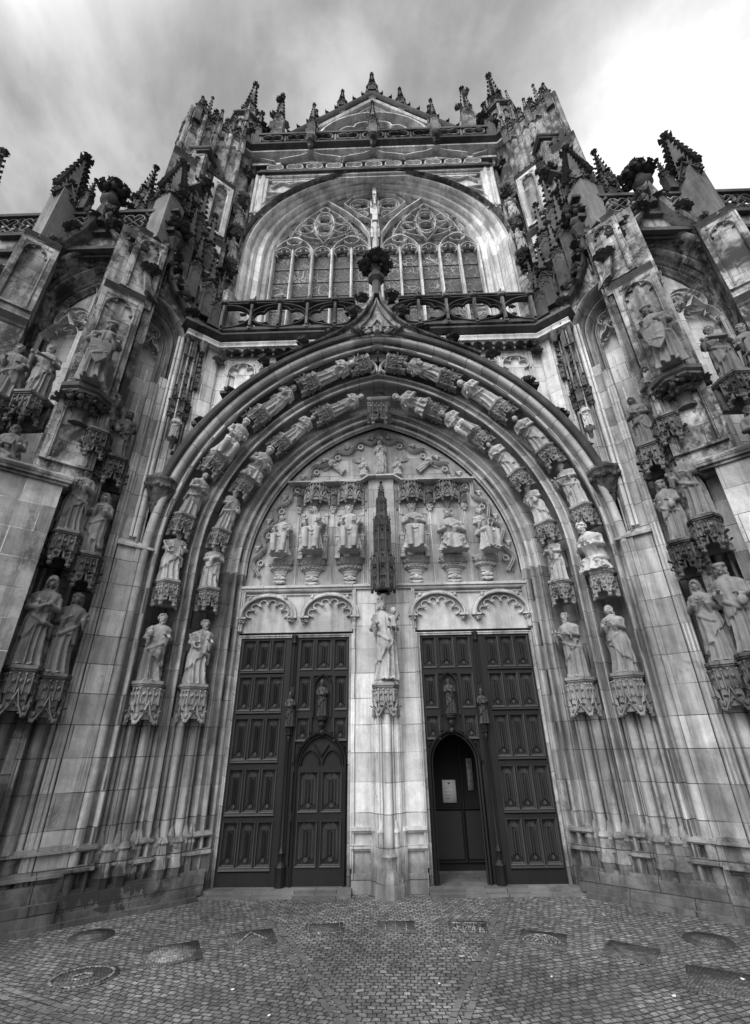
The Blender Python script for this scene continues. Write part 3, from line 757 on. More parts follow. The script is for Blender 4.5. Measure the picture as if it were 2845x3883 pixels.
def jpoint(sd,s,off,t=None,z=None):
    """point of the splayed sweep: z below the spring, t in 0..1 round the arch to the apex"""
    r=ZR(s,off); y=-SA*s-CA*off
    if z is not None: return (sd*(r-AC),y,z)
    e=math.acos(AC/r); th=t*e
    return (sd*(r*cos(th)-AC),y,ZC+r*sin(th))
def ZR(s,off): return 3.0+CA*s-SA*off
def jambsheet(sd,prof,rows_z,narc,name,mat,extra=None):
    mb=MB(); rows=[];vv=[]
    for z in rows_z: rows.append([jpoint(sd,s,o,z=z) for s,o in prof]); vv.append(z)
    if narc:
        for i in range(1,narc+1): rows.append([jpoint(sd,s,o,t=i/narc) for s,o in prof]); vv.append(ZC+i/narc*5.5)
    R=np.array(rows); a,b=R.shape[:2]; F=[];U=[]
    lu=[0]
    for j in range(1,b): lu.append(lu[-1]+hypot(prof[j][0]-prof[j-1][0],prof[j][1]-prof[j-1][1]))
    for i in range(a-1):
        for j in range(b-1):
            f=(i*b+j,i*b+j+1,(i+1)*b+j+1,(i+1)*b+j); u=[(lu[j]*.3,vv[i]),(lu[j+1]*.3,vv[i]),(lu[j+1]*.3,vv[i+1]),(lu[j]*.3,vv[i+1])]
            if sd<0: f=f[::-1];u=u[::-1]
            F.append(f);U.append(u)
    mb.add(R.reshape(-1,3),F,None,U)
    return mb
for sd in(-1,1):
    mb=jambsheet(sd,PJlow,[.0,.5,1.,1.6,2.2,2.8,3.4,ZC],0,'',None)
    # shafts under the statue pedestals
    M=SF(sd)
    for sc in (.55,1.14):
        for dx,r in ((-.085,.055),(.085,.055)): rodM(mb,M,sc+dx,-.0,0,2.0,r,12)
        for dx,r in ((0,.022),(-.165,.025),(.165,.025)): rodM(mb,M,sc+dx,.03,0,2.0,r,8)
        box(mb,M,sc-.2,sc+.2,.06,.3,0,2.0)
    part(mb,'portal_jamb',M_jamb)
    mb=jambsheet(sd,PJ,[ZC],40,'',None)
    part(mb,'archivolt',M_arch)
    # moulded bases: little bell bases on every shaft plus two string mouldings following the splay
    mb=MB()
    for (z,h,o) in ((.49,.028,.07),(.675,.025,.055)):
        for (s0,s1,oo) in ((.06,.36,.02),(.36,.76,.0),(.76,.95,.045),(.95,1.34,.0),(1.34,1.62,.06)):
            box(mb,M,s0,s1,-(oo+o),.3,z,z+h); box(mb,M,s0+.001,s1-.001,-(oo+o*.6),.3,z+h,z+h+.018); box(mb,M,s0+.001,s1-.001,-(oo+o*.55),.3,z-.018,z)
    box(mb,M,.03,1.62,-.02,.3,.30,.49)
    for s,r in ((.465,.055),(.635,.055),(1.055,.055),(1.225,.055)):
        lathe(mb,M@T(s,-.02,0),[(r*1.7,.0),(r*1.7,.38),(r*1.95,.40),(r*1.75,.43),(r*1.55,.46),(r*1.3,.62),(r*1.6,.645),(r*1.35,.67),(r*1.02,.70)],8)
    for s in (.30,.385,.55,.72,.80,.91,.97,1.14,1.31,1.39):
        lathe(mb,M@T(s,-.01,0),[(.05,0),(.05,.60),(.06,.62),(.045,.66),(.05,.72),(.035,.76),(.02,.80)],8)
    box(mb,M,.11,1.66,-.11,.1,.0,.30); box(mb,M,.09,1.66,-.085,.1,.30,.33); box(mb,M,-.0,.12,-.0,.1,.0,.30)
    part(mb,'base_moulding',M_base)
    # dark outer hood of the arch with its own return back to the wall
    mb=MB(); HP=[(1.60,.0),(1.605,.07),(1.63,.10),(1.655,.105),(1.70,.085),(1.715,.04),(1.72,-.10),(1.70,-.42)]
    rows=[]
    for z in (ZC-.2,): rows.append([jpoint(sd,s,o,z=z) for s,o in HP])
    for i in range(0,41): rows.append([jpoint(sd,s,o,t=i/40) for s,o in HP])
    # keep only the part above the flank console
    sheet(mb,None,rows[8:],us=.3,flip=sd<0)
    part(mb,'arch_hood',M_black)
# ---- statue consoles: canopy below, platform above (template centred on the platform front)
def console_mesh(w=.36,h=.40,d=.24,gables=False):
    mb=MB(); dk=MB()
    a=w*.30   # half width of the front facet
    P=[(-w/2,.10),(-w/2,-d*.30),(-a,-d),(a,-d),(w/2,-d*.30),(w/2,.10)]
    def slab(g,z0,z1): 
        V=[(x*g,(y if y>0 else y*g)) for x,y in P]; prism(mb,None,V,z0,z1)
    slab(1.06,-.035,0); slab(1.0,-.055,-.035); slab(.93,-.075,-.055)
    zt=-.075; zb=-h*.55
    fac=[((-w/2,-d*.30),(-a,-d)),((-a,-d),(a,-d)),((a,-d),(w/2,-d*.30))]
    # carved band as thin walls, hollow inside
    for (x0,y0),(x1,y1) in fac:
        L=hypot(x1-x0,y1-y0); ux,uy=(x1-x0)/L,(y1-y0)/L; g=.90
        M=basis(((x0+x1)/2*g,(y0+y1)/2*g,0),(ux,uy,0),(-uy,ux,0),(0,0,1)); L*=g
        box(mb,M,-L/2,L/2,0,.03,zb,zt)
        n=3 if L>.12 else 2
        for j in range(n):
            cx=-L/2+L*(j+.5)/n; ww=L/n
            if gables:
                pass
            rib(mb,M@T(cx,0,zb+.01),foils(parch(ww*.36,(zt-zb)*.45,.5,4,z0=0),3,ww*.07,3),RP(ww*.16,.014))
            box(mb,M,cx-ww*.5-.006,cx-ww*.5+.006,-.024,0,zb-.01,zt+.0); lump(mb,M@T(cx-ww*.5,-.02,zt-.015),.014,.014,.014)
            lump(mb,M@T(cx,-.012,(zt+zb)/2+.02),.018,.016,.022)
        # hanging cusped ogee arch with drops
        hb=-h
        if gables:
            gw=L
            for q in (0,):
                rib(mb,M@T(0,-.005,hb),[(gw*.5,0),(gw*.22,h*.20),(0,h*.50),(-gw*.22,h*.20),(-gw*.5,0)],RP(.026,.03))
                rib(mb,M@T(0,0,hb),foils(parch(gw*.38,h*.05,.5,6),3,gw*.09,4),RP(.016,.02))
                box(mb,M,-gw/2,gw/2,.012,.03,hb+h*.1,zb)
        else:
            og=[(L*.5,hb+.01),(L*.42,hb+h*.16),(L*.16,hb+h*.30),(0,hb+h*.50),(-L*.16,hb+h*.30),(-L*.42,hb+h*.16),(-L*.5,hb+.01)]
            rib(mb,M,foils(og,4,L*.12,5,pw=.6),RP(.028,.03,-.012))
            # infill above the arch
            pts=[(L*.5,zb),(-L*.5,zb),(-L*.5,hb+.06),(-L*.42,hb+h*.18),(-L*.16,hb+h*.32),(0,hb+h*.5),(L*.16,hb+h*.32),(L*.42,hb+h*.18),(L*.5,hb+.06)]
            extr(mb,M,pts[::-1],.004,.026)
            leaf(mb,M@T(0,-.015,hb+h*.44)@RZ(-pi/2),.07)
        for q in(-1,1):
            lump(mb,M@T(q*L*.5,-.008,hb+.012),.022,.022,.026); lump(mb,M@T(q*L*.5,-.012,hb+.075),.014,.018,.03)
            leaf(mb,M@T(q*L*.3,-.02,hb+h*.26)@RZ(-pi/2),.05)
        # thin bright plate at back
    box(mb,None,-w*.5,w*.5,.02,.10,-h*.9,zt)
    return mb
T_CON=template(console_mesh(),'statue_console',M_carve)
T_CONG=template(console_mesh(.37,.46,.22,True),'statue_pedestal',M_carve)
T_COND=template(console_mesh(.36,.46,.26),'statue_console',M_carvedark)
T_CONGD=template(console_mesh(.36,.50,.24,True),'statue_pedestal',M_carvedark)
def AF(sd,s,off,th):
    """frame on the archivolt at angle th: z along the arch upwards, -y out of the splayed surface"""
    r=ZR(s,off); y=-SA*s-CA*off
    o=np.array([sd*(r*cos(th)-AC),y,ZC+r*sin(th)])
    e=np.array([sd*cos(th),0,sin(th)]); zt=np.array([-sd*sin(th),0,cos(th)])
    n=-SA*e+np.array([0,-CA,0]); yy=-n; xx=np.cross(yy,zt)
    return basis(o,xx,yy,zt)
TH=[radians(a) for a in(-5.8,10.3,27,44,60.5)]
TEND=radians(75.6)
for sd in(-1,1):
    for s in(.55,1.14):
        sc=.88 if s<1 else .93
        for th in TH:
            if th<0: M=SF(sd,s,-.02,3.75)
            else: M=AF(sd,s,-.02,th)
            inst(T_CON,'statue_console',M@SCL(sc),church)
        inst(T_CONG,'statue_pedestal',SF(sd,s,-.02,2.40)@SCL(sc*1.16),church)
    inst(T_CON,'statue_console',AF(sd,1.14,-.02,TEND)@SCL(.92),church)
M=T(0,-.42,ZC+sqrt((3.0+CA*.55)**2-AC**2)-.14); M=M@RX(radians(-35))@RX(0)
inst(T_CON,'canopy_boss',T(0,-.50,7.26)@RX(radians(42))@SCL(1.15),church)

# ---- doorway: reveals, lintel, tympanum
DZ=3.14; LZ=3.89
mb=MB()
for sd in(-1,1):
    M=MR(sd)
    # trim mouldings of each doorway (jamb and head)
    rib(mb,M,[(2.19,.1),(2.19,DZ),(.48,DZ),(.48,.1)],[(0,-.25),(.0,.0),(.015,.012),(.03,.0),(.045,.0),(.045,-.25)],us=.3)
part(mb,'door_surround',M_jamb)
mb=MB()
for sd in(-1,1):
    M=MR(sd)
    extr(mb,M,[(.40,DZ+.04),(2.25,DZ+.04),(2.25,LZ),(.40,LZ)],.03,.3)
    # framing mouldings of the panel
    rib(mb,M,[(2.21,DZ+.06),(2.21,LZ-.03),(.43,LZ-.03),(.43,DZ+.06)],[(0,-.03),(.0,.03),(.02,.04),(.03,.02),(.05,.03),(.06,.01),(.06,-.03)],us=.3)
    rib(mb,M,[(2.21,3.76),(.43,3.76)],RP(.03,.03,-.03))
    for cx in (.83,1.79):
        A_=arc(cx,3.42,.385,0,pi,20,.30)
        rib(mb,M@T(0,0,0),[(cx+.385,3.40)]+A_+[(cx-.385,3.40)],[(.0,-.03),(.0,.055),(-.02,.06),(-.045,.03),(-.06,.035),(-.075,-.03)],us=.3)
        rib(mb,M,foils([(cx+.335,3.40)]+arc(cx,3.42,.335,0,pi,20,.26)+[(cx-.335,3.40)],6,.075,6,pw=.55),RP(.028,.05,-.03))
        for q in(-1,1):
            box(mb,M,cx+q*.385-.07,cx+q*.385+.07,-.05,.03,3.385,3.41)
            clump(mb,M@T(cx+q*.37,-.02,3.335),.075,5)
        Q=resample([(cx+.335,3.40)]+arc(cx,3.42,.335,0,pi,20,.26)+[(cx-.335,3.40)],7)
        for j in range(1,6):
            p=Q[j]; c=np.array([cx,3.42]); d=(c-p)/np.linalg.norm(c-p); p=p+d*.075
            lump(mb,M@T(p[0],-.03,p[1]),.022,.02,.022); lump(mb,M@T(p[0]+d[0]*.02+.014,-.035,p[1]+d[1]*.02),.012,.012,.012); lump(mb,M@T(p[0]+d[0]*.02-.014,-.035,p[1]+d[1]*.02),.012,.012,.012)
        for q in (-1,1): lump(mb,M@T(cx+q*.27,-.045,3.70),.03,.03,.035)
part(mb,'lintel_panel',M_lintel)
mb=MB()
# trumeau: broad pier with a cluster of shafts in front
box(mb,None,-.44,.44,-.0,.35,.0,LZ)
for sd in(-1,1): 
    box(mb,None,sd*.45-.012,sd*.45+.012,-.03,.3,.0,LZ-.08); rodM(mb,I4(),sd*.475,-.01,.3,DZ,.016,8)
    box(mb,None,*sorted((sd*.20,sd*.47)),-.04,.0,.0,.25,1)
    for z in(.50,.685): box(mb,None,*sorted((sd*.19,sd*.475)),-.06,.02,z,z+.04); box(mb,None,*sorted((sd*.19,sd*.468)),-.035,.02,z-.025,z)
part(mb,'trumeau',M_pale)
mb=MB()
rodM(mb,I4(),0,-.20,.1,2.05,.062,16)
for sd in(-1,1):
    for x,y,r in((.075,-.17,.014),(.11,-.13,.02),(.15,-.09,.03),(.185,-.03,.025)): rodM(mb,I4(),sd*x,y,.05,2.05,r,10)
    for x,y,r in((.09,-.17,.036),(.175,-.06,.04)):
        lathe(mb,T(sd*x,y,0),[(r*1.3,0),(r*1.3,.46),(r*1.5,.50),(r*1.2,.54),(r,.58),(r,.66),(r*1.35,.685),(r*1.2,.71),(r*.55,.74),(r*.4,.80)],8)
box(mb,None,-.15,.15,-.14,.0,0,2.05)
lathe(mb,T(0,-.20,0),[(.12,0),(.12,.26),(.10,.29),(.085,.33),(.085,.42),(.10,.45),(.075,.48),(.062,.52)],8)
lathe(mb,T(0,-.10,0),[(.19,.0),(.19,.17),(.17,.20),(.15,.3)],8)
part(mb,'trumeau_shafts',M_pale)
PM=console_mesh(.36,.42,.24,True); part(PM,'statue_pedestal',M_carve).matrix_world=toM(T(0,-.08,2.40))
mb=MB(); lathe(mb,T(0,-.18,2.40),[(.20,-.02),(.19,.0),(.165,.03),(.155,.035)],8,ry=.8); part(mb,'statue_plinth',M_carve)

# tympanum
mb=MB(); rin=3.0; pts=[]
e=math.acos(AC/rin); R_=[(rin*cos(a)-AC,ZC+rin*sin(a)) for a in np.linspace(0,e,24)]
poly=[(2.25,LZ)]+R_+[(-x,z) for x,z in R_[::-1]][1:]+[(-2.25,LZ)]
extr(mb,None,[(-x,z) for x,z in poly[::-1]],.10,.3)
part(mb,'tympanum',M_tfield)
mb=MB()
# sill and ledges
for (x0,x1) in((-2.22,-.2),(.2,2.22)):
    box(mb,None,x0,x1,-.06,.1,LZ-.035,LZ); box(mb,None,x0,x1,-.035,.1,LZ-.07,LZ-.035)
    V=[(x0,-.045,LZ),(x1,-.045,LZ),(x1,.10,LZ+.06),(x0,.10,LZ+.06)]; mb.add(V,[(0,1,2,3)])
PL=[(-1.62,5.78),(-.36,5.78),(-.22,5.88),(.22,5.88),(.36,5.78),(1.62,5.78)]
rib(mb,None,PL,[(-.03,-.1),(-.03,.02),(-.015,.07),(.012,.07),(.02,.03),(.02,-.1)])
for x in(-1.42,-.83,-.31,-.24,.24,.31,.83,1.42):
    zt=5.76 if abs(x)<.5 else 5.24
    rodM(mb,I4(),x,.085,LZ+.03,zt,.020,8); rodM(mb,I4(),x-.03,.095,LZ+.03,zt,.010,6); rodM(mb,I4(),x+.03,.095,LZ+.03,zt,.010,6)
    if abs(x)>.5:
        lathe(mb,T(x,.07,zt),[(.03,-.03),(.035,0),(.05,.03),(.06,.07),(.062,.09)],8); 
        for j in range(5): lump(mb,T(x+.045*cos(j*1.25+pi),.07-.045*abs(sin(j*1.25)),zt+.04),.018,.018,.018)
box(mb,None,-.22,.22,.03,.12,LZ+.03,5.86)
part(mb,'tympanum_ledge',M_tymp)
# undulating vine border
def archp(r,t,side): # point on concentric tympanum arch at parameter t 0..1 (foot..apex)
    ee=math.acos(AC/r); return np.array([side*(r*cos(ee*t)-AC),ZC+r*sin(ee*t)])
mb=MB(); vm=MB()
for sd in(-1,1):
    path=[]
    for i in range(121):
        t=i/120; w=sin(t*2*pi*7.25-1.2); r=2.865-.10*t+.066*w; p=archp(r,t,sd)
        if t<.0: continue
        path.append(tuple(p))
    rib(mb,T(0,.09,0),path,[(-.030,0),(-.028,.06),(-.015,.08),(0,.045),(.015,.08),(.028,.06),(.030,0)] )
    rib(mb,T(0,.09,0),[(x-(.05*sd if 0 else 0),z) for x,z in [tuple(archp(2.865-.10*t-.055*sin(t*2*pi*7.25-1.2+.6),t,sd)) for t in np.linspace(.0,1,121)]],[(-.015,0),(0,.04),(.015,0)])
    for j in range(14):
        t=(pi/2+1.2+pi*j)/(2*pi*7.25); w=1 if j%2==0 else -1
        if t>.985: continue
        p=archp(2.83-.10*w,t,sd)
        if w>0 and j%2==0 or w<0 and 0: pass
        q=archp(2.865-.10*t+(-.055 if w>0 else .065),t,sd)
        if w<0: # little carved faces in the outer bays
            lump(mb,T(q[0],.07,q[1]),.032,.03,.042,.1)
            for m_ in(-1,1): lump(mb,T(q[0]+m_*.026,.07,q[1]+.02),.02,.02,.024); lump(mb,T(q[0]+m_*.011,.045,q[1]+.008),.008,.008,.006)
            lump(mb,T(q[0],.04,q[1]-.005),.007,.010,.012); lump(mb,T(q[0],.06,q[1]-.036),.022,.02,.018)
        else:
            rib(mb,T(0,.09,0),[(q[0]+.042*cos(a),q[1]+.042*sin(a)) for a in np.linspace(0,2*pi,12,endpoint=False)],[(-.016,0),(-.010,.04),(.010,.04),(.016,0)],True)
            lump(mb,T(q[0],.07,q[1]-.04),.02,.02,.02)
part(mb,'vine_border',M_arch)
# corbels under the seated figures
def corbel_mesh(w=.40,h=.42):
    mb=MB()
    lathe(mb,I4(),[(w*.5,0),(w*.5,-.03),(w*.45,-.05),(w*.46,-.09),(w*.40,-.11),(w*.37,-.115),(w*.33,-.19),(w*.27,-.20),(w*.27,-.22),(w*.22,-.235),(w*.21,-.27),(w*.16,-.28),(w*.12,-.36),(w*.05,-h)],8,ry=.62)
    for j in range(16):
        a=pi+pi*(j+.5)/16; lump(mb,T(w*.37*cos(a),w*.37*.62*sin(a),-.155+.012*(j%2)),.026,.026,.024)
    for j in range(9):
        a=pi+pi*(j+.5)/9; lump(mb,T(w*.46*cos(a),w*.46*.62*sin(a),-.07),.016,.014,.012)
    # little grotesque mask
    lump(mb,T(0,-.05,-.33),.055,.05,.05); 
    for q in(-1,1): lump(mb,T(q*.055,-.04,-.32),.03,.03,.03); lump(mb,T(q*.05,-.05,-.385),.04,.03,.022); lump(mb,T(q*.02,-.095,-.315),.01,.01,.008)
    lump(mb,T(0,-.10,-.335),.010,.012,.016); lump(mb,T(0,-.06,-.40),.05,.04,.03)
    return mb
T_COR=template(corbel_mesh(),'figure_corbel',M_tymp)
TX=[(-1.66,4.37,.9),(-1.14,4.37,1),(-.53,4.37,1),(.53,4.37,1),(1.14,4.37,1),(1.66,4.37,.9)]
for x,z,k in TX: inst(T_COR,'figure_corbel',T(x,.10,z)@SCL(k*1.2,k*1.2,k*1.1),church)
# canopies over the four middle figures
def canopy_mesh():
    mb=MB(); w=.36
    for q,(x,y,rot) in enumerate([(-.13,-.05,-.75),(0,-.12,0),(.13,-.05,.75)]):
        M=T(x,y,0)@RZ(rot)
        gablet(mb,M@T(0,0,-.30),.16,.17,.025)
        box(mb,M,-.07,.07,.01,.03,-.30,.0)
        for j in(-.05,0,.05): box(mb,M,j-.006,j+.006,-.012,.01,-.16,-.01)
        rib(mb,M@T(0,0,-.30),foils([(.075,0),(.0,.10),(-.075,0)],3,.02,4),RP(.018,.02))
        lump(mb,M@T(.08,-.01,-.31),.018,.018,.022)
        box(mb,M,-.085,.085,-.02,.03,-.02,0)
    for x,y in((-.19,-.0),(-.07,-.10),(.07,-.10),(.19,-.0)):
        pinn(mb,T(x,y,-.30),.03,.14,.12,3,False)
        lump(mb,T(x,y,-.33),.018,.018,.03)
    for x in (-.235,.235):
        box(mb,None,x-.012,x+.012,.0,.06,-.42,-.05); lump(mb,T(x,.02,-.43),.022,.022,.03); pinn(mb,T(x,.0,-.3),.028,.12,.13,3,False)
    lathe(mb,T(0,.02,0),[(.03,-.42),(.05,-.36),(.11,-.28),(.15,-.25)],8,ry=.6)
    return mb
T_CAN=template(canopy_mesh(),'figure_canopy',M_carve)
for x in(-1.12,-.53,.53,1.13): inst(T_CAN,'figure_canopy',T(x,.06,5.75)@SCL(1.12),church)
# throne pieces behind the seated figures
def throne_mesh():
    mb=MB()
    for q in(-1,1):
        x=q*.20
        box(mb,None,x-.035,x+.035,-.10,.0,0,.36); box(mb,None,x-.045,x+.045,-.11,.0,.36,.39); box(mb,None,x-.04,x+.04,-.11,.0,-.02,.02)
        rib(mb,T(x,-.10,.05),foils(parch(.022,.22,.4,4,z0=0),3,.006,3),RP(.012,.01))
        box(mb,None,x-.02,x+.02,-.02,.03,.39,.80); box(mb,None,x-.03,x+.03,-.03,.03,.78,.83); lump(mb,T(x,-.06,.41),.03,.03,.03)
    box(mb,None,-.2,.2,.01,.03,.0,.72); box(mb,None,-.2,.2,-.005,.03,.70,.73)
    return mb
T_THR=template(throne_mesh(),'throne',M_tymp)
for x in(-1.14,-.53,.53): inst(T_THR,'throne',T(x,.08,4.37),church)
# openwork wooden-looking spire canopy above the Madonna
mb=MB(); z=3.70
tiers=[(.185,3.72,4.28),(.135,4.28,4.98),(.085,4.98,5.28),(.045,5.28,5.42)]
for i,(r,z0,z1) in enumerate(tiers):
    lathe(mb,T(0,-.30,0),[(r*.8,z0),(r*.78,z1)],8)
    for q in range(8):
        a=pi/8+q*pi/4; cx,cy=r*cos(a),-.30+r*sin(a)
        pinn(mb,T(cx,cy,z0)@RZ(a),r*.16,(z1-z0)*.62,(z1-z0)*.42,4,False)
        b=a+pi/8; M=T(r*.93*cos(b),-.30+r*.93*sin(b),z0)@RZ(b+pi/2)
        W_=2*r*sin(pi/8)
        gablet(mb,M@T(0,0,(z1-z0)*.30),W_*.8,(z1-z0)*.22,.012,False); 
        rib(mb,M,foils(parch(W_*.36,.02,.4,4,z0=-.03),3,W_*.08,3),RP(W_*.12,.015)); 
        gablet(mb,M@T(0,0,(z1-z0)*.66),W_*.7,(z1-z0)*.2,.012,False)
        for k_ in (-.25,0,.25): box(mb,M,W_*k_-.004,W_*k_+.004,-.006,.004,0,(z1-z0)*.9)
        lump(mb,T(cx,cy,z0-.02),r*.1,r*.1,r*.14)
spire(mb,T(0,-.30,5.40),.075,.17,4,fin=True)
for r in (.14,.10): lathe(mb,T(0,-.30,0),[(r,3.74),(r*1.02,3.70),(r*.9,3.69)],8)
part(mb,'spire_canopy',M_black)

# ---- doors
def linen(mb,M,w,h):
    """linenfold panel, w x h, standing proud of a sunk ground; origin bottom centre"""
    rib(mb,M,[(-w/2,0),(w/2,0),(w/2,h),(-w/2,h)],[(0,.035),(.0,.05),(.012,.045),(.020,.012),(.026,.010),(.026,-.01),(0,-.01)],True)
    ww=w-.05; h0=.05; h1=h-.045
    for i,(u,d) in enumerate(((-.38,.018),(-.20,.034),(0,.044),(.20,.034),(.38,.018))):
        x=u*ww; t=ww*.095; cut=abs(u)*.10
        zt=h1-.035-.05*(1-abs(u)*2.2); zb=h0+.01+.055*(1-abs(u)*2.2)
        V=[(x-t,-.004,zb+.02*(abs(u)>.1)),(x,-d,zb+.0),(x+t,-.004,zb+.02*(abs(u)>.1)),(x-t,-.004,zt),(x,-d,zt+.015),(x+t,-.004,zt)]
        mb.add(V,[(0,1,4,3),(1,2,5,4),(3,4,5),(0,2,1)],M)
    for sx in(-1,1):
        leaf(mb,M@T(0,-.006,h1-.055)@RX(pi/2)@RZ(pi/2+sx*.75)@SCL(1,1,.4),ww*.42)
    extr(mb,M,[(0,h0-.01),(ww*.16,h0+.018),(0,h0+.05),(-ww*.16,h0+.018)],-.016,0)
    leaf(mb,M@T(0,-.004,h0+.0)@RX(pi/2)@RZ(pi/2)@SCL(1,1,.4),ww*.25)
_pan={}
def panel(parent,x0,x1,z0,z1,sd):
    w=round(x1-x0,3);h=round(z1-z0,3)
    if (w,h) not in _pan:
        m=MB(); linen(m,I4(),w,h); _pan[(w,h)]=template(m,'linenfold_panel',M_woodc,25)
    inst(_pan[(w,h)],'linenfold_panel',T(sd*(x0+x1)/2,.06,z0),parent)
ROW=[(2.63,3.07),(2.09,2.55),(1.48,2.00),(.88,1.38),(.31,.79)]
def leafmesh(x0,x1,holes):
    """boarded leaf with sunk openings: rails and stiles"""
    mb=MB(); box(mb,None,x0,x1,.065,.10,.10,DZ)
    return mb
def stile(mb,x0,x1,z0,z1,d=.0): box(mb,None,x0,x1,.02+d,.066,z0,z1)
for sd in(-1,1):
    # outer leaf (x 1.40-2.18) and inner leaf (x .49-1.28); right side is the right-hand doorway
    nm='plain_door_leaf'
    mb=MB(); box(mb,None,*sorted((sd*1.38,sd*2.19)),.062,.10,.10,DZ)
    C_=[(1.475,1.675),(1.695,1.895),(1.915,2.115)]
    xs=[1.38,1.475,1.675,1.695,1.895,1.915,2.115,2.19]
    for a,b in((1.38,1.475),(1.675,1.695),(1.895,1.915),(2.115,2.19)): box(mb,None,*sorted((sd*a,sd*b)),.025,.063,.10,DZ)
    zr=[(.10,.31),(.79,.88),(1.38,1.48),(2.00,2.09),(2.55,2.63),(3.07,DZ)]
    for a,b in zr:
        box(mb,None,*sorted((sd*1.475,sd*2.115)),.028,.063,a,b)
        V=[(sd*1.475,.006,b-.03),(sd*2.115,.006,b-.03),(sd*2.115,.03,b+.012),(sd*1.475,.03,b+.012),(sd*1.475,.03,b-.05),(sd*2.115,.03,b-.05)]
        mb.add(V,[(0,1,2,3),(4,5,1,0),(0,3,4),(1,5,2)])
    L=part(mb,'door_leaf',M_wood)
    for i,(a,b) in enumerate(ROW):
        for c in C_: panel(L,c[0],c[1],a,b,sd)
    # inner leaf with niche, wicket
    mb=MB(); open_=sd>0
    X0,X1=.50,1.30; wx0,wx1=.575,1.205; wc=(wx0+wx1)/2
    sheetw=MB()
    def slab(a,b,z0,z1,y0=.062,y1=.10): box(mb,None,*sorted((sd*a,sd*b)),y0,y1,z0,z1)
    wic=parch((wx1-wx0)/2,1.42,.22,8,z0=.12,cx=wc)    # wicket outline
    # boards: left and right of wicket, above
    if open_:
        slab(X0,wx0,.10,DZ); slab(wx1,X1,.10,DZ)
        top=[(x,z) for x,z in wic[1:-1]]
        for i in range(len(top)-1):
            (xa,za),(xb,zb)=top[i],top[i+1]
            extr(mb,MR(sd),[(xb,zb),(xa,za),(xa,DZ),(xb,DZ)],.062,.10)
    else: slab(X0,X1,.10,DZ)
    def bar(a,b,z0,z1,y=.028): box(mb,None,*sorted((sd*a,sd*b)),y,.063,z0,z1)
    c3=[(.545,.755),(.785,1.015),(1.045,1.255)]
    bar(X0,.545,1.48,DZ); bar(1.255,X1,1.48,DZ); bar(.755,.785,2.63,3.07); bar(1.015,1.045,2.63,3.07); bar(.545,1.255,3.07,DZ); bar(.545,1.255,2.55,2.63)
    bar(.735,.765,1.75,2.55); bar(1.035,1.065,1.75,2.55); bar(.545,.735,2.00,2.09); bar(1.065,1.255,2.00,2.09)
    bar(X0,.545,.10,1.48); bar(1.255,X1,.10,1.48)
    if not open_:
        for a,b in((.10,.31),(.79,.88),(1.34,1.40)): bar(.544,1.256,a,b,.0285)
        bar(wc-.015,wc+.015,.31,1.34)
        for q in(-1,1): bar(*sorted((wc+q*.315,wc+q*.29)),.12,1.42)
    # pointed arch moulding of the wicket with crockets
    rib(mb,MR(sd)@T(0,.045,0),wic,[(.0,0),(.0,.045),(-.02,.055),(-.035,.03),(-.035,0)])
    rib(mb,MR(sd)@T(0,.045,0),parch((wx1-wx0)/2-.03,1.42,.22,8,z0=.12 if open_ else 1.40,cx=wc),[(.0,0),(.0,.03),(-.015,.035),(-.02,0)])
    W2=resample(wic[1:-1],12)
    for i in (0,2,4,7,9,11):
        p=W2[i]; d=p-np.array([wc,1.42]); d/=np.linalg.norm(d); clump(mb,MR(sd)@T(p[0]+d[0]*.045,.03,p[1]+d[1]*.045),.052,4)
    lump(mb,MR(sd)@T(wc,.02,1.795),.05,.04,.05); clump(mb,MR(sd)@T(wc,.02,1.78),.09,6)
    if not open_:  # two lancets and a spandrel in the arched head
        for q in(-1,1): rib(mb,MR(sd)@T(0,.05,0),parch(.125,1.42,.45,6,cx=wc+q*.148),RP(.022,.025))
        rib(mb,MR(sd)@T(0,.05,0),[(wc-.10,1.66),(wc,1.52),(wc+.10,1.66)],RP(.02,.025))
    # niche for the saint
    rib(mb,MR(sd)@T(0,.05,0),parch(.115,2.38,.6,6,z0=2.0,cx=.90),[(.0,0),(.0,.04),(-.02,.045),(-.03,0)])
    lathe(mb,MR(sd)@T(.90,.0,0),[(.02,1.86),(.045,1.90),(.035,1.93),(.055,1.96),(.075,1.965),(.075,1.985),(.085,1.99),(.085,2.01)],8,ry=.7)
    L=part(mb,'door_leaf',M_wood)
    if open_: tag(L,'right-hand inner oak door leaf with its arched wicket standing open')
    for c in c3: panel(L,c[0],c[1],2.63,3.07,sd)
    for c in((.545,.735),(1.065,1.255)):
        panel(L,c[0],c[1],2.09,2.55,sd); panel(L,c[0],c[1],1.70,2.00,sd)
    if not open_:
        for a,b in((.88,1.34),(.31,.79)):
            panel(L,.605,.870,a,b,sd); panel(L,.910,1.175,a,b,sd)
    # centre post with colonnette
    mb=MB(); M=T(sd*1.34,.03,0)
    box(mb,M,-.045,.045,-.02,.04,.10,DZ)
    lathe(mb,M@T(0,-.03,0),[(.062,.10),(.062,.30),(.070,.32),(.05,.35),(.03,.37),(.03,.44),(.042,.46),(.026,.50),(.018,.52),(.018,1.68),(.03,1.70),(.034,1.74),(.028,1.77),(.045,1.80),(.05,1.86),(.05,1.88)],8)
    for j in range(5): lump(mb,M@T(.035*cos(j*1.256),-.03+.035*sin(j*1.256),1.79),.018,.018,.02)
    rodM(mb,M,0,-.03,2.42,3.03,.016,8); lathe(mb,M@T(0,-.03,0),[(.02,2.98),(.04,3.02),(.03,3.05),(.045,3.10),(.045,3.13)],8)
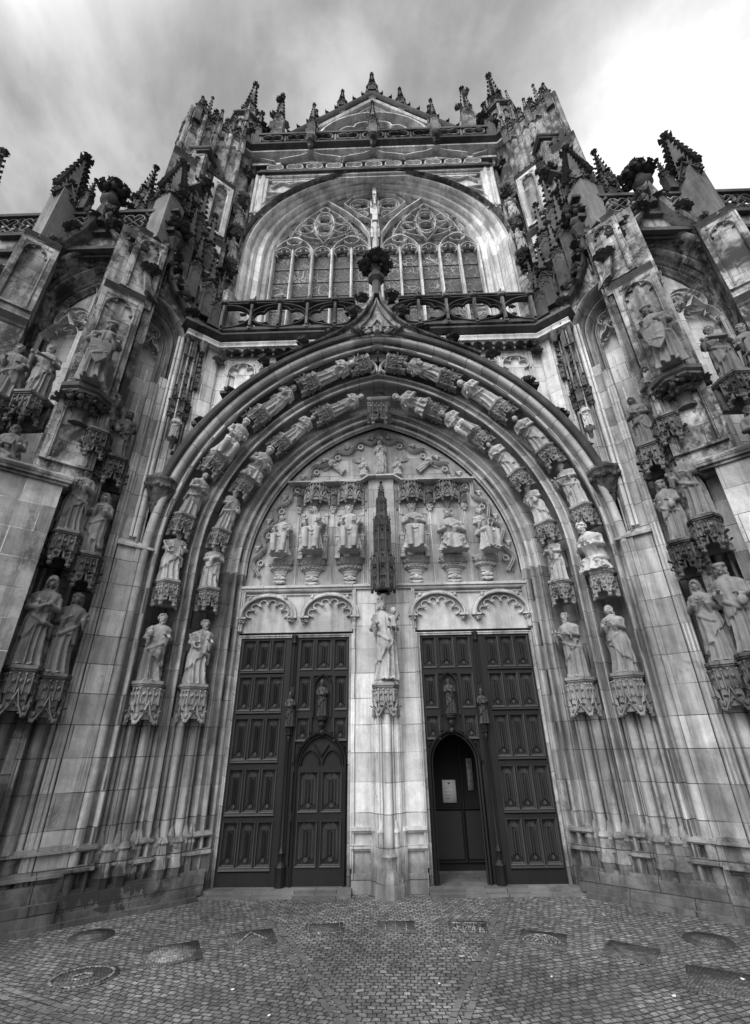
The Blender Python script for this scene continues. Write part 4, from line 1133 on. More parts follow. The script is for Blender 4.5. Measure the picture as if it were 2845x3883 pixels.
    for q in(-1,1): rodM(mb,M,q*.035,-.02,.3,3.05,.009,6)
    part(mb,'door_post',M_wood)
    # stone threshold
    mb=MB(); box(mb,None,*sorted((sd*.46,sd*2.28)),-.14,.9,.0,.12); box(mb,None,*sorted((sd*.46,sd*2.34)),-.21,.0,.0,.085)
    part(mb,'threshold',M_band)
# interior vestibule behind the open wicket
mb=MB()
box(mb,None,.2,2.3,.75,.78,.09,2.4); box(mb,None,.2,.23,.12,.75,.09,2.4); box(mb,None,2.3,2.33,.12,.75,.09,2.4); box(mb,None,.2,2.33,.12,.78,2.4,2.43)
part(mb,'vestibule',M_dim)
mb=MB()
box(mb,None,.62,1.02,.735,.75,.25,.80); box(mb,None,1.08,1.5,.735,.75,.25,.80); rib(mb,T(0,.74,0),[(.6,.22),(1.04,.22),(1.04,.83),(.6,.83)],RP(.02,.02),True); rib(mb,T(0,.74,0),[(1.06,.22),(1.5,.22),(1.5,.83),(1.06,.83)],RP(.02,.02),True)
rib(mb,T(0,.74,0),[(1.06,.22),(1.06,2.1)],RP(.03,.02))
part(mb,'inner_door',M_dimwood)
mb=MB()
for i in range(5): box(mb,None,.5+.18*i,.5+.18*i+.174,.05,.74,.088,.096)
part(mb,'vestibule_floor',M_band)
# solid masonry around everything (keeps light from leaking in)
mb=MB(); box(mb,None,-4.2,.19,.32,.5,0,8.4); box(mb,None,2.34,4.2,.32,.5,0,8.4); box(mb,None,.19,2.34,.32,.5,2.45,8.4)
part(mb,"core_wall",M_ashlar)
# ================================================================== flanks of the porch
def archsheet(mb,M,s0,zs,hws,prof,c,z0,n=12,kz=1.,depthscale=1.):
    """nested mouldings: prof list of (d,off): half width = hws+d, proud off; pointed arch with foot at z0. local xz frame"""
    cols=[]
    for d,off in prof:
        hw=hws+d; cc=c*hws; r=hw+cc; e=math.acos(cc/r)
        R=[(hw,z0)]+[(-cc+r*cos(a),zs+kz*r*sin(a)) for a in np.linspace(0,e,n+1)]
        L=[(-x,z) for x,z in R[::-1]][1:]
        cols.append([(s0+x,-off,z) for x,z in R+L])
    C_=np.array(cols).transpose(1,0,2)  # rows along the path
    a,b=C_.shape[:2]; F=[];U=[]
    lp=np.concatenate([[0],np.cumsum(np.linalg.norm(np.diff(C_[:,0],axis=0),axis=1))])
    lu=[0]
    for j in range(1,b): lu.append(lu[-1]+hypot(prof[j][0]-prof[j-1][0],prof[j][1]-prof[j-1][1]))
    for i in range(a-1):
        for j in range(b-1):
            F.append((i*b+j,(i+1)*b+j,(i+1)*b+j+1,i*b+j+1)[::-1])
            U.append([(lu[j]*.3,z0+lp[i]),(lu[j]*.3,z0+lp[i+1]),(lu[j+1]*.3,z0+lp[i+1]),(lu[j+1]*.3,z0+lp[i])][::-1])
    mb.add(C_.reshape(-1,3),F,M,U)
def spandrel(mb,M,cx,hw,zs,c,x0,x1,zt,y,n=12,zb=None,kz=1.,cbase=None):
    """wall face at local y with a pointed opening cut out, up to zt"""
    cc=c*(cbase or hw); r=hw+cc; e=math.acos(cc/r)
    R=[(cx-cc+r*cos(a),zs+kz*r*sin(a)) for a in np.linspace(0,e,n+1)]; L=[(2*cx-x,z) for x,z in R[::-1]][1:]
    P=R+L
    for (xa,za),(xb,zb_) in zip(P[:-1],P[1:]):
        mb.add([(xb,y,zb_),(xa,y,za),(xa,y,zt),(xb,y,zt)],[(0,1,2,3)],M)
    z0=zs if zb is None else zb
    for a,b in((x0,cx-hw),(cx+hw,x1)):
        if b>a: mb.add([(a,y,z0),(b,y,z0),(b,y,zt),(a,y,zt)],[(0,1,2,3)],M)
NP=[(.0,-.46),(.0,-.38),(.015,-.36)]+[(.02+.045*i/5,-.36+.05*sin(pi*i/5)) for i in range(6)]+[(.07,-.38),(.08,-.30)]+[(.085+.05*i/5,-.29-.05*sin(pi*i/5)) for i in range(6)]+[(.14,-.24)]+[(.145+.05*i/5,-.22+.055*sin(pi*i/5)) for i in range(6)]+[(.20,-.24),(.205,-.15)]+[(.21+.06*i/5,-.13-.06*sin(pi*i/5)) for i in range(6)]+[(.275,-.08),(.28,.0)]+[(.285+.05*i/5,.01+.04*sin(pi*i/5)) for i in range(6)]+[(.34,.01),(.345,-.03)]
def cusps2(mb,M,cx,zs,hw,z0,rise):
    """tracery of a two-light blind window: two cusped ogee heads, open circle and leafy finials"""
    rodM(mb,M,cx,.0,z0,zs-.28,.028,8); rodM(mb,M,cx,-.05,z0,zs-.28,.016,8)
    for q in(-1,1):
        c_=cx+q*hw/2; zz=zs-.42
        og=[(c_+hw*.47,z0+.0)]+[(c_+hw*.47,zz)]+[(c_+hw*.45*cos(a),zz+hw*.42*sin(a)) for a in np.linspace(.15,pi*.38,5)]+[(c_,zz+hw*.72)]+[(c_-hw*.45*cos(a),zz+hw*.42*sin(a)) for a in np.linspace(pi*.38,.15,5)]+[(c_-hw*.47,zz),(c_-hw*.47,z0)]
        rib(mb,M,og[1:-1],RP(.045,.12))
        ar=og[1:-1]; rib(mb,M,foils(ar,5,hw*.17,5,pw=.5),RP(.02,.05))
        clump(mb,M@T(c_,-.06,zz+hw*.74),hw*.24,5); 
        for s_,z_ in ((-.28,.45),(.28,.45)): lump(mb,M@T(c_+hw*s_,-.06,zz+hw*z_),.03,.03,.035)
    for q in(-1,1):
        c_=cx+q*hw*.42; zz=zs+rise*.05
        rib(mb,M@T(0,0.02,0),foils([(c_+hw*.40*cos(a),zz+hw*.36*sin(a)) for a in np.linspace(0,2*pi,25)],4,hw*.14,5,closed=True,pw=.5),RP(.02,.05),True)
        rib(mb,M,[(c_+hw*.44*cos(a),zz+hw*.42*sin(a)) for a in np.linspace(0,2*pi,18,endpoint=False)],RP(.026,.06),True)
    rib(mb,M,[(cx-.06,zs+rise*.98-.1),(cx,zs+rise*.55),(cx+.06,zs+rise*.98-.1)],RP(.025,.05))
    clump(mb,M@T(cx,-.07,zs-.22),hw*.26,6); lathe(mb,M@T(cx,-.03,zs-.36),[(.02,0),(.05,.04),(.04,.07),(.06,.10)],8)
def trefpanel(mb,M,x0,x1,z0,z1,d=.05,fr=.06,crk=False):
    """sunk panel with a trefoiled head on a flat face (frame proud of the ground)"""
    box(mb,M,x0,x0+fr,-d,.0,z0,z1); box(mb,M,x1-fr,x1,-d,.0,z0,z1); box(mb,M,x0+fr,x1-fr,-d,.0,z1-fr,z1)
    box(mb,M,x0+fr,x1-fr,-d*.8,.0,z0,z0+fr*.6)
    hw=(x1-x0)/2-fr; cx=(x0+x1)/2; zs=z1-fr-hw*1.15
    # head: spandrel plate with arch opening plus foils
    spandrel(mb,M,cx,hw*.97,zs,.25,x0+fr,x1-fr,z1-fr,-d*.8,8)
    A_=parch(hw*.97,zs,.25,8,cx=cx)
    rib(mb,M,[(cx+hw*.97,z0+fr*.6)]+A_+[(cx-hw*.97,z0+fr*.6)],[(0,0),(0,d*1.1),(.012,d*1.1),(.028,d*.6),(.028,0)])
    rib(mb,M,foils(A_,3,hw*.30,6,pw=.55),RP(hw*.14,d*.8))
    for q in(-1,1): extr(mb,M,[(cx+q*hw*.75,z1-fr*1.3-hw*.05),(cx+q*hw*.2,z1-fr*1.3),(cx+q*hw*.95,z1-fr*1.3)][::-q],-d*.95,-d*.8+.002)
CAPP=[(.0,-.10),(.03,-.085),(.045,-.05),(.09,-.03),(.11,.0),(.12,.03),(.115,.055),(.0,.13)]
def capmould(mb,M,x0,x1,y0,y1,z,k=1.):
    """dark weathered drip cornice round the top of a square shaft"""
    profH(mb,[(x1,y1),(x1,y0),(x0,y0),(x0,y1)],[(o*k,h*k) for o,h in CAPP][::-1],M@T(0,0,z))
    box(mb,M,x0,x1,y0,y1,z-.02,z+.13*k)

_m=MB(); _clump(_m,I4(),1.,6); T_CRK=template(_m,'crocket',M_black)
for sd in(-1,1):
    M=SF(sd)
    # ---- ashlar strip, niches of the flank and the tall narrow blind window, all one swept moulding
    mb=MB()
    archsheet(mb,M,2.32,8.05,.34,NP,.55,.0,12)
    mb2=MB()
    box(mb2,M,1.55,1.64,-.0,.2,.0,4.2); 
    # wide ashlar strip beside the portal and thinner upper part
    box(mb2,M,1.625,1.885,-.05,.2,.0,4.17); box(mb2,M,1.60,1.66,-.075,.1,0,4.17)
    box(mb2,M,1.60,1.90,-.0,.2,4.17,7.2)
    V=[(1.50,-.08,4.17),(1.90,-.08,4.17),(1.90,.0,4.25),(1.50,.0,4.25)]; mb2.add(V,[(0,1,2,3)],M)
    box(mb2,M,1.44,1.905,-.10,.02,4.135,4.17)
    for x,r in((1.915,.022),(1.96,.03),(2.0,.018)): rodM(mb2,M,x,-.03,0,7.0,r,8)
    part(mb2,'ashlar_strip',M_ashlar)
    part(mb,'blind_window_moulding',M_jamb)
    mb=MB(); box(mb,M,1.95,2.70,.40,.5,.0,9.2); part(mb,'niche_wall',M_pale)
    mb=MB(); cusps2(mb,M@T(0,.34,0),2.32,8.3,.33,5.2,.55)
    for x,r in((2.37,.028),(2.34,.012),(2.40,.012),(2.10,.02),(2.60,.02)): rodM(mb,M,x,.10,0,7.3,r,8)
    part(mb,'blind_window_tracery',M_tymp)
    mb=MB()
    spandrel(mb,M,2.32,.34+.34,8.05,.55*.34/.68,1.62,3.1,10.2,.0,12,zb=4.2,cbase=.68)
    # upper flank wall between the arch and the narrow window
    V=[];xs=[0.95,1.15,1.35,1.5,1.62]
    for x in xs:
        X=2.2+CA*x; zl=ZC+sqrt(max(.0,4.29**2-(X+AC)**2)); V+=[(x,.0,zl),(x,.0,10.2)]
    mb.add(V,[(2*i,2*i+2,2*i+3,2*i+1) for i in range(len(xs)-1)],M)
    part(mb,'flank_wall',M_weather)
    # pilaster rods above the arch
    mb=MB()
    for x,r,z0 in ((1.00,.035,6.1),(1.06,.05,6.0),(1.13,.03,5.9),(1.20,.055,5.8),(1.28,.04,5.6),(1.34,.025,5.5),(1.70,.03,4.3),(1.76,.02,4.3)): rodM(mb,M,x,-.03,z0,8.2,r,10)
    box(mb,M,1.02,1.30,-.05,.02,5.9,8.25); box(mb,M,1.06,1.26,-.10,-.0,6.2,8.3)
    part(mb,'pilaster',M_pale)
    # base mouldings of the flank and buttress foot
    mb=MB()
    for (z,h,o) in((.47,.03,.09),(.67,.025,.06)):
        box(mb,M,1.62,1.90,-.05-o,.0,z,z+h); box(mb,M,1.62,1.89,-.05-o*.5,.0,z+h,z+h+.04)
        box(mb,M,1.90,2.66,-.04-o,.1,z,z+h); box(mb,M,1.90,2.66,-.04-o*.5,.1,z+h,z+h+.03); box(mb,M,2.66,3.6,-.45-o,.1,z,z+h); box(mb,M,2.66,3.58,-.45-o*.5,.1,z+h,z+h+.03)
    box(mb,M,1.62,2.7,-.16,.2,0,.27); box(mb,M,2.60,3.7,-.56,.1,0,.27); box(mb,M,1.62,2.66,-.09,.2,.27,.42)
    for x,r in((2.12,.05),(2.22,.05),(2.32,.05),(2.43,.05),(2.53,.05),(2.63,.045)):
        lathe(mb,M@T(x,-.0,0),[(r*1.5,0),(r*1.5,.40),(r*1.8,.43),(r*1.3,.47),(r*1.2,.60),(r*1.5,.64),(r,.68)],8); rodM(mb,M,x,-.02,.6,1.98,r*.9,12)
    part(mb,'flank_base',M_base)
    mb=MB(); box(mb,M,2.66,2.84,-.16,.4,0,8.2); part(mb,'flank_pier',M_ashlar)
    mb=MB(); box(mb,M,1.99,2.69,.015,.4,.3,2.0)
    for x,r in((2.17,.075),(2.50,.075)): rodM(mb,M,x,-.035,.7,2.0,r,14)
    for x,r in((2.06,.03),(2.285,.03),(2.385,.03),(2.61,.03),(2.335,.018)): rodM(mb,M,x,-.03,.7,2.0,r,8)
    part(mb,'niche_shafts',M_jamb)
    # ---- console pinnacle of the flank: hanging corbel, shaft, niche, crocketed spirelets
    mb=MB(); K=M@T(1.52,-.02,0)
    lathe(mb,K,[(.03,4.62),(.05,4.68),(.045,4.70),(.075,4.76),(.07,4.79),(.10,4.85),(.095,4.88),(.13,4.94),(.14,4.96),(.17,5.02),(.22,5.10),(.235,5.14),(.21,5.16),(.22,5.20),(.245,5.23),(.245,5.27),(.19,5.30),(.15,5.36)],8)
    for j in range(18):
        a=2*pi*j/18; lump(mb,K@T(.21*cos(a),.21*sin(a),5.10+.02*(j%2)),.035,.035,.035)
    for q in range(8): a=pi/8+q*pi/4; lump(mb,K@T(.24*cos(a),.24*sin(a),5.13),.03,.03,.04); lump(mb,K@T(.10*cos(a),.10*sin(a),4.86),.02,.02,.02)
    part(mb,'hanging_corbel',M_carvedark)
    mb=MB()
    lathe(mb,K,[(.125,5.3),(.125,6.0)],8)
    for a in (0,pi/4,pi/2,3*pi/4,pi,5*pi/4,3*pi/2,7*pi/4): rodM(mb,K,.125*cos(a+pi/8),.125*sin(a+pi/8),5.3,8.1,.017,6)
    box(mb,K,-.09,.09,-.02,.1,6.0,8.2)
    part(mb,'shaft',M_jamb)
    mb=MB()
    for x,y in((0,-.10),):
        lathe(mb,K@T(x,y,0),[(.015,5.80),(.04,5.86),(.05,5.92),(.075,5.96),(.08,6.0),(.08,6.02)],8)
    for q,(x,y) in enumerate([(-.12,-.06),(.12,-.06),(0,-.16)]):
        pinn(mb,K@T(x,y,6.50),.085,.18,.42,5)
        lump(mb,K@T(x,y,6.48),.04,.04,.05)
    pinn(mb,K@T(0,-.06,6.75),.11,.50,.75,7)
    for z in (6.62,6.8):
        for q in(-1,0,1): clump(mb,K@T(q*.11,-.11,z),.07,4)
    part(mb,'niche_canopy',M_carvedark)
    mb=MB()
    for x in(-.06,.07): pinn(mb,M@T(1.40+x,-.10,7.25+x*1.5),.07,.25,.65,7)
    for j in range(7):
        for q in(-1,1): leaf(mb,M@T(1.45+q*.06,-.12,7.15+.12*j)@RZ(0 if q>0 else pi),.07)
    part(mb,'pinnacle',M_carvedark)
    mb=MB()
    box(mb,M,1.34,1.64,-.14,.02,8.12,8.38); trefpanel(mb,M@T(0,-.14,0),1.48,1.66,7.75,8.35,.03,.03)
    lathe(mb,M@T(1.36,-.17,0),[(.04,7.95),(.06,8.02),(.085,8.10),(.08,8.18)],8)
    part(mb,'pilaster_head',M_carvedark)

    # ---- the corner buttress: lower stage, figure stage, two panelled stages, spire
    M_B=M_weather
    def butt(parent,Mb,s0,s1,off,z0,z1,mat,panel=None,cap=1.,sill=None,depth=.9):
        mb=MB(); box(mb,Mb,s0,s1,-off,depth-off,z0,z1)
        if panel: trefpanel(mb,Mb@T(0,-off,0),s0+.0,s1-.0,panel[0],panel[1],.05,.075); 
        part(mb,'buttress',mat,parent)
        if cap:
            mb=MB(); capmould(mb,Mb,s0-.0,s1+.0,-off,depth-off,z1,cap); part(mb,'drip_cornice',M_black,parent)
    butt(church,M,2.70 if sd<0 else 2.80,3.50,.45,0,4.66,M_ashlar_left if sd<0 else M_ashlar,None,0)
    mb=MB(); # sloped weathering
    for z,o in((4.58,.03),(4.62,.055),(4.66,.06)): box(mb,M,2.68-o,3.50+o,-.45-o,.5,z,z+.04)
    V=[(2.62,-.51,4.70),(3.56,-.51,4.70),(3.56,-.25,4.86),(2.62,-.25,4.86),(2.62,.4,4.7),(2.62,.4,4.86)]
    mb.add(V,[(0,1,2,3),(0,3,5,4)],M); part(mb,'weathering',M_weather2)
    butt(church,M,2.44,3.05,.30,4.66,8.28,M_B,(4.95,8.18),1.)
    butt(church,M,2.33,2.85,.20,8.28,10.00,M_B,(8.50,9.92),1.)
    mb=MB()
    # third stage: dark lozenge shaft with gabled head
    K=M@T(2.50,.02,0)
    lathe(mb,K,[(.31,10.0),(.31,10.12),(.27,10.18),(.27,11.55)],4,ph=.25)
    part(mb,'pinnacle_shaft',M_shaft)
    mb=MB()
    for q in range(4): gablet(mb,K@RZ(pi/2*q+.25+pi/4)@T(0,-.19,11.45),.36,.42,.05)
    spire(mb,K@RZ(.25)@T(0,0,11.55),.38,1.35,8,.17)
    for x,y in((-.30,.1),(.28,.15)): pinn(mb,K@T(x,y,10.9),.12,.45,.75,6)
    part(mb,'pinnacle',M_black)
    # knight's corbel
    mb=MB(); K=M@T(2.78,-.30,0)
    lathe(mb,K,[(.05,5.58),(.12,5.60),(.12,5.64),(.09,5.66),(.10,5.76),(.16,5.84),(.20,5.96),(.31,5.98),(.30,6.02),(.34,6.05),(.345,6.11),(.31,6.14)],8,ry=.85)
    for j in range(14):
        a=2*pi*j/14; clump(mb,K@T(.27*cos(a),.23*sin(a),5.90+.02*(j%2)),.13,5); clump(mb,K@T(.17*cos(a),.14*sin(a),5.82),.10,4)
    part(mb,'figure_corbel',M_black)
    # ogee canopy over the narrow window with heavy crockets
    mb=MB(); c=2.25
    og=[(c+.75,8.05),(c+.66,8.35),(c+.48,8.75),(c+.20,9.10),(c+.06,9.40),(c,9.85)]
    ogl=[(2*c-x,z) for x,z in og[::-1]]
    rib(mb,M,og+ogl[1:],[(0,-.05),(0,.16),(-.03,.20),(-.07,.16),(-.08,-.05)])
    part(mb,'ogee_hood',M_black)
    for (x,z) in resample(ogl,7)[:-1]: inst(T_CRK,'crocket',M@T(x-.06,-.16,z+.05)@RZ(x*9)@SCL(.19),church)
    mb=MB()
    lathe(mb,M@T(c,-.14,0),[(.07,9.60),(.08,10.15),(.13,10.22),(.14,10.28),(.08,10.34),(.07,10.5)],8)
    for j in range(6): a=j*pi/3; clump(mb,M@T(c+.14*cos(a),-.14+.14*sin(a),10.62),.18,5)
    clump(mb,M@T(c,-.14,10.8),.16,6); lump(mb,M@T(c,-.14,10.45),.12,.12,.14)
    part(mb,'crocket_finial',M_black)
    # crowd of small pinnacles and tracery behind the ogee
    mb=MB()
    for x,y,z,w,hs,hp in((1.45,.02,8.9,.24,.7,1.2),(1.78,.0,9.2,.20,.8,1.2),(1.62,.15,9.9,.24,.9,1.4),(2.02,.05,9.5,.22,1.1,1.4),(1.28,-.02,8.75,.18,.5,.9),(2.18,.2,10.2,.26,1.0,1.4),(1.88,.3,10.8,.24,.9,1.4)):
        pinn(mb,M@T(x,y,z),w,hs,hp,7)
    part(mb,'pinnacle',M_black)
    mb=MB()
    box(mb,M,1.22,2.9,.25,.6,8.7,10.0); 
    for x in np.arange(1.25,1.75,.10): rodM(mb,M,x,.0,8.9,9.9,.03,6)
    for x in (1.42,1.75,2.08): rib(mb,M,parch(.15,9.5,.4,6,z0=9.15,cx=x),RP(.05,.08)); 
    part(mb,'upper_flank',M_weather2)
    mb=MB(); capmould(mb,M,1.22,2.4,.0,.6,10.02,1.); part(mb,'drip_cornice',M_black)

    # ---- side bay with its broad blind window (faces forward)
    W=MR(sd)@T(5.22,-1.62,0)
    mb=MB(); NP2=[(d*1.75,o*1.15) for d,o in NP]
    archsheet(mb,W,0,8.35,.74,NP2,.75,.0,14)
    part(mb,'blind_window_moulding',M_weather)
    mb=MB(); box(mb,W,-.78,.78,.47,.6,.0,10.3); part(mb,'niche_wall',M_pale)
    mb=MB(); cusps2(mb,W@T(0,.40,0),0,8.55,.72,4.0,1.0); 
    for x in(-.72,-.02,.02,.72): rodM(mb,W,x,.32,0,8.2,.045,8)
    part(mb,'blind_window_tracery',M_tymp)
    mb=MB(); spandrel(mb,W,0,.74+.60,8.35,.75*.74/1.34,-1.4,2.6,10.5,.0,14,zb=0.,cbase=1.34)
    part(mb,'side_wall',M_weather)
    # ogee hood of the side window and its crockets
    mb=MB()
    og=[(1.30,8.5),(1.20,8.95),(.95,9.45),(.52,9.95),(.20,10.35),(.07,10.75),(0,11.15)]; ogl=[(-x,z) for x,z in og[::-1]]
    rib(mb,W,og+ogl[1:],[(0,-.05),(0,.22),(-.05,.27),(-.10,.2),(-.12,-.05)])
    part(mb,'ogee_hood',M_weather2)
    for (x,z) in resample(og,7)[1:-1]: inst(T_CRK,'crocket',W@T(x+.08,-.2,z+.08)@RZ(x*9)@SCL(.25),church)
    for (x,z) in resample(ogl,7)[1:-1]: inst(T_CRK,'crocket',W@T(x-.08,-.2,z+.08)@RZ(x*9)@SCL(.25),church)
    mb=MB()
    lathe(mb,W@T(0,-.15,0),[(.09,10.6),(.10,11.15),(.17,11.22),(.19,11.30),(.10,11.38),(.09,11.55)],8)
    for j in range(6): a=j*pi/3; clump(mb,W@T(.16*cos(a),-.15+.16*sin(a),11.62),.22,5)
    clump(mb,W@T(0,-.15,11.85),.2,6)
    part(mb,'crocket_finial',M_black)
    # string courses and pierced parapet of the side bay
    mb=MB()
    for z in(9.95,10.45): profH(mb,[(1.8,.02),(-1.4,.02)],[(o*.9,h*.9) for o,h in CAPP],W@T(0,0,z)@SCL(1,1,1))
    for z in (9.95,10.45): box(mb,W,-1.4,2.0,-.10,.0,z-.03,z+.06)
    box(mb,W,-1.4,2.9,-.12,.06,11.0,11.08)
    part(mb,'string_course',M_black)
    mb=MB()
    for i in range(8):
        x=-1.3+.5*i
        rib(mb,W@T(0,-.02,0),foils([(x+.25+.24*cos(a),10.75+.23*sin(a)) for a in np.linspace(0,2*pi,25)],4,.10,6,closed=True,pw=.5),RP(.05,.07),True)
        rib(mb,W@T(0,-.02,0),[(x,10.5),(x+.5,11.0)],RP(.04,.06)); rib(mb,W@T(0,-.02,0),[(x+.5,10.5),(x,11.0)],RP(.04,.06))
    part(mb,'parapet',M_weather2)
    # far buttress of the side bay (diagonal like the others)
    B=basis(np.array([sd*5.66,-1.86,0]),(sd*CA,-SA,0),(sd*SA,CA,0),(0,0,1))
    butt(church,B,.0,1.3,.0,0,6.9+.8,M_B,None,0)
    mb=MB(); capmould(mb,B,0,1.3,0,.8,7.75,1.1); part(mb,'drip_cornice',M_black)
    butt(church,B@T(.02,.08,0),.0,.55,.0,7.7,9.75,M_B,(8.1,9.65),1.1,depth=.6)
    mb=MB(); K=B@T(.30,.35,0)
    lathe(mb,K,[(.30,9.8),(.27,9.95),(.27,11.4)],4,ph=.25); part(mb,'pinnacle_shaft',M_shaft)
    mb=MB()
    for q in range(4): gablet(mb,K@RZ(pi/2*q+pi/4*0)@T(0,-.19,11.2),.34,.42,.06)
    spire(mb,K@T(0,0,11.4),.36,1.5,8,.17)
    part(mb,'pinnacle',M_black)
    for x,y,z,h in((-.5,-1.0,11.0,.9),(.55,-1.2,11.1,.7),(-.95,-.9,11.2,1.0)):
        mb=MB(); pinn(mb,W@T(x,y+1.1,z),.15,.4,h,6); part(mb,'pinnacle',M_black)
    # one pinnacle still further out
    mb=MB(); pinn(mb,MR(sd)@T(8.95,-1.2,12.3),.36,.7,1.6,8); lathe(mb,MR(sd)@T(8.95,-1.2,0),[(.3,0),(.3,12.4)],4); 
    if sd<0: part(mb,'pinnacle',M_carvedark)
    mb=MB(); box(mb,MR(sd),6.9,12,-1.55,.5,0,10.9); part(mb,'side_wall',M_weather)
    # plinth along the foot following the splay
    mb=MB(); box(mb,M,.20,4.6,-.20,.2,-.05,.10); box(mb,M,.14,4.6,-.14,.2,.10,.16)
    part(mb,'plinth',M_base)

# ================================================================== wall above the portal, balustrade
mb=MB()
R=4.24; e=math.acos(AC/R); Rr=[(R*cos(a)-AC,ZC+R*sin(a)) for a in np.linspace(0,e,24)]; P=Rr+[(-x,z) for x,z in Rr[::-1]][1:]
for (xa,za),(xb,zb) in zip(P[:-1],P[1:]): mb.add([(xb,-.70,zb),(xa,-.70,za),(xa,-.70,8.5),(xb,-.70,8.5)],[(0,1,2,3)])
part(mb,'arcade_wall',M_pale)
mb=MB()
xs=np.arange(-2.75,2.76,.55)
for i,x in enumerate(xs):
    R_=[.016,.022,.016]
    for dx,r in((-.035,.014),(0,.024),(.035,.014)): rodM(mb,I4(),x+dx,-.73,ZC+sqrt(max(0,4.27**2-(abs(x)+AC)**2)),8.02,r,8)
    if i<len(xs)-1:
        cx=x+.275
        A_=[(cx+.235,7.62)]+arc(cx,7.70,.235,0,pi,14,.20)+[(cx-.235,7.62)]
        rib(mb,T(0,-.70,0),A_,[(0,0),(0,.07),(-.02,.075),(-.04,.03),(-.04,0)])
        rib(mb,T(0,-.70,0),foils(A_,3,.085,6,pw=.5),RP(.03,.055))
        extr(mb,T(0,-.70,0),[(cx-.26,7.9),(cx+.26,7.9),(cx+.26,8.06),(cx-.26,8.06)],-.03,0)
part(mb,'blind_arcade',M_pale)
mb=MB()
# corbel table of little hanging arches
for i in range(30):
    x=-2.85+5.7*(i+.5)/30; w=5.7/30
    rib(mb,T(0,-.80,0),arc(x,8.05,w*.44,.15,pi-.15,6),RP(.028,.10))
    rib(mb,T(0,-.88,0),foils(arc(x,8.05,w*.42,.1,pi-.1,8),3,w*.12,3),RP(.014,.04)); lump(mb,T(x-w/2,-.86,7.99),.022,.025,.035); lump(mb,T(x-w/2,-.80,8.10),.02,.05,.03)
    extr(mb,T(0,-.80,0),[(x-w/2,8.08),(x-w*.3,8.13),(x+w*.3,8.13),(x+w/2,8.08),(x+w/2,8.2),(x-w/2,8.2)],-.06,.06)
for sd in(-1,1):
    clump(mb,T(sd*2.88,-.82,7.92),.16,6); clump(mb,T(sd*2.80,-.95,7.98),.1,5)
part(mb,'corbel_table',M_weather2)
CP=[(-3.36,-.6),(-3.50,-1.02),(-3.36,-1.18),(-3.20,-1.06),(-2.92,-.84),(2.92,-.84),(3.20,-1.06),(3.36,-1.18),(3.50,-1.02),(3.36,-.6)]
mb=MB()
profH(mb,CP,[(-.3,8.36),(.0,8.36),(.03,8.34),(.04,8.30),(.02,8.27),(.02,8.24),(.05,8.22),(.05,8.19),(-.02,8.17),(-.3,8.17)][::-1])
part(mb,'cornice',M_pale)
mb=MB()
profH(mb,CP,[(-.35,8.55),(.10,8.52),(.13,8.47),(.13,8.43),(.08,8.40),(.02,8.36),(-.35,8.36)][::-1])
part(mb,'cornice',M_black)
mb=MB(); mb.add([(-3.6,-1.0,8.5),(3.6,-1.0,8.5),(3.6,.9,8.5),(-3.6,.9,8.5)],[(0,1,2,3)]); part(mb,'gallery_floor',M_weather2)
# balustrade
BY=-.93
mb=MB()
for x0,x1 in ((-2.95,-.45),(.45,2.95)):
    box(mb,T(0,BY,0),x0,x1,-.05,.06,8.53,8.60)
for i,x in enumerate([-2.90,-2.37,-1.84,-1.315,-.79,.79,1.315,1.84,2.37,2.90]):
    pass
sx=[-2.90,-1.85,-.79,.79,1.85,2.90]
for sd in(-1,1):
    for cx in(2.90,1.845,.79):
        a0,a1=(0,2*pi)
        pth=[(cx+.525*cos(a),8.885+.30*sin(a)) for a in np.linspace(0,2*pi,41)]
        if cx>2.5: pth=[p for p in pth if p[0]<=3.0]; 
        clo=cx<2.5
        if clo:
            rib(mb,MR(sd)@T(0,BY,0),pth[:-1],RP(.042,.10,-.03),True)
            rib(mb,MR(sd)@T(0,BY,0),foils([(cx+.49*cos(a),8.885+.275*sin(a)) for a in np.linspace(pi/4,2.25*pi,49)],4,.095,8,closed=True,pw=.55),RP(.030,.06,-.02),True)
        else:
            pth=[(cx+.525*cos(a),8.885+.30*sin(a)) for a in np.linspace(pi*.45,pi*1.55,20)]
            rib(mb,MR(sd)@T(0,BY,0),pth,RP(.05,.10,-.03))
            for z_ in(8.78,8.99): lump(mb,MR(sd)@T(2.55,BY,z_),.07,.04,.035)
part(mb,'balustrade_tracery',M_black)
mb=MB()
for x0,x1 in((-2.97,-.42),(.42,2.97)):
    box(mb,T(0,BY,0),x0,x1,-.08,.09,9.20,9.235); box(mb,T(0,BY,0),x0,x1,-.10,.11,9.235,9.265); box(mb,T(0,BY,0),x0,x1,-.06,.07,9.265,9.30)
part(mb,'balustrade_rail',M_black)
mbp=MB(); box(mbp,None,-.028,.028,-.07,.06,8.55,9.2); box(mbp,None,-.02,.02,-.10,-.06,8.6,9.15)
lathe(mbp,T(0,-.02,0),[(.07,9.19),(.11,9.21),(.12,9.26),(.08,9.29),(.05,9.34),(.02,9.36)],8); 
lump(mbp,T(0,0,9.39),.035,.035,.05); lump(mbp,T(.02,-.02,9.44),.016,.016,.03)
TPD=template(mbp,'balustrade_post',M_carvedark)
for x in(-2.90,-2.37,-1.845,-1.315,-.79,.79,1.315,1.845,2.37,2.90): inst(TPD,'balustrade_post',T(x,BY,0),church)

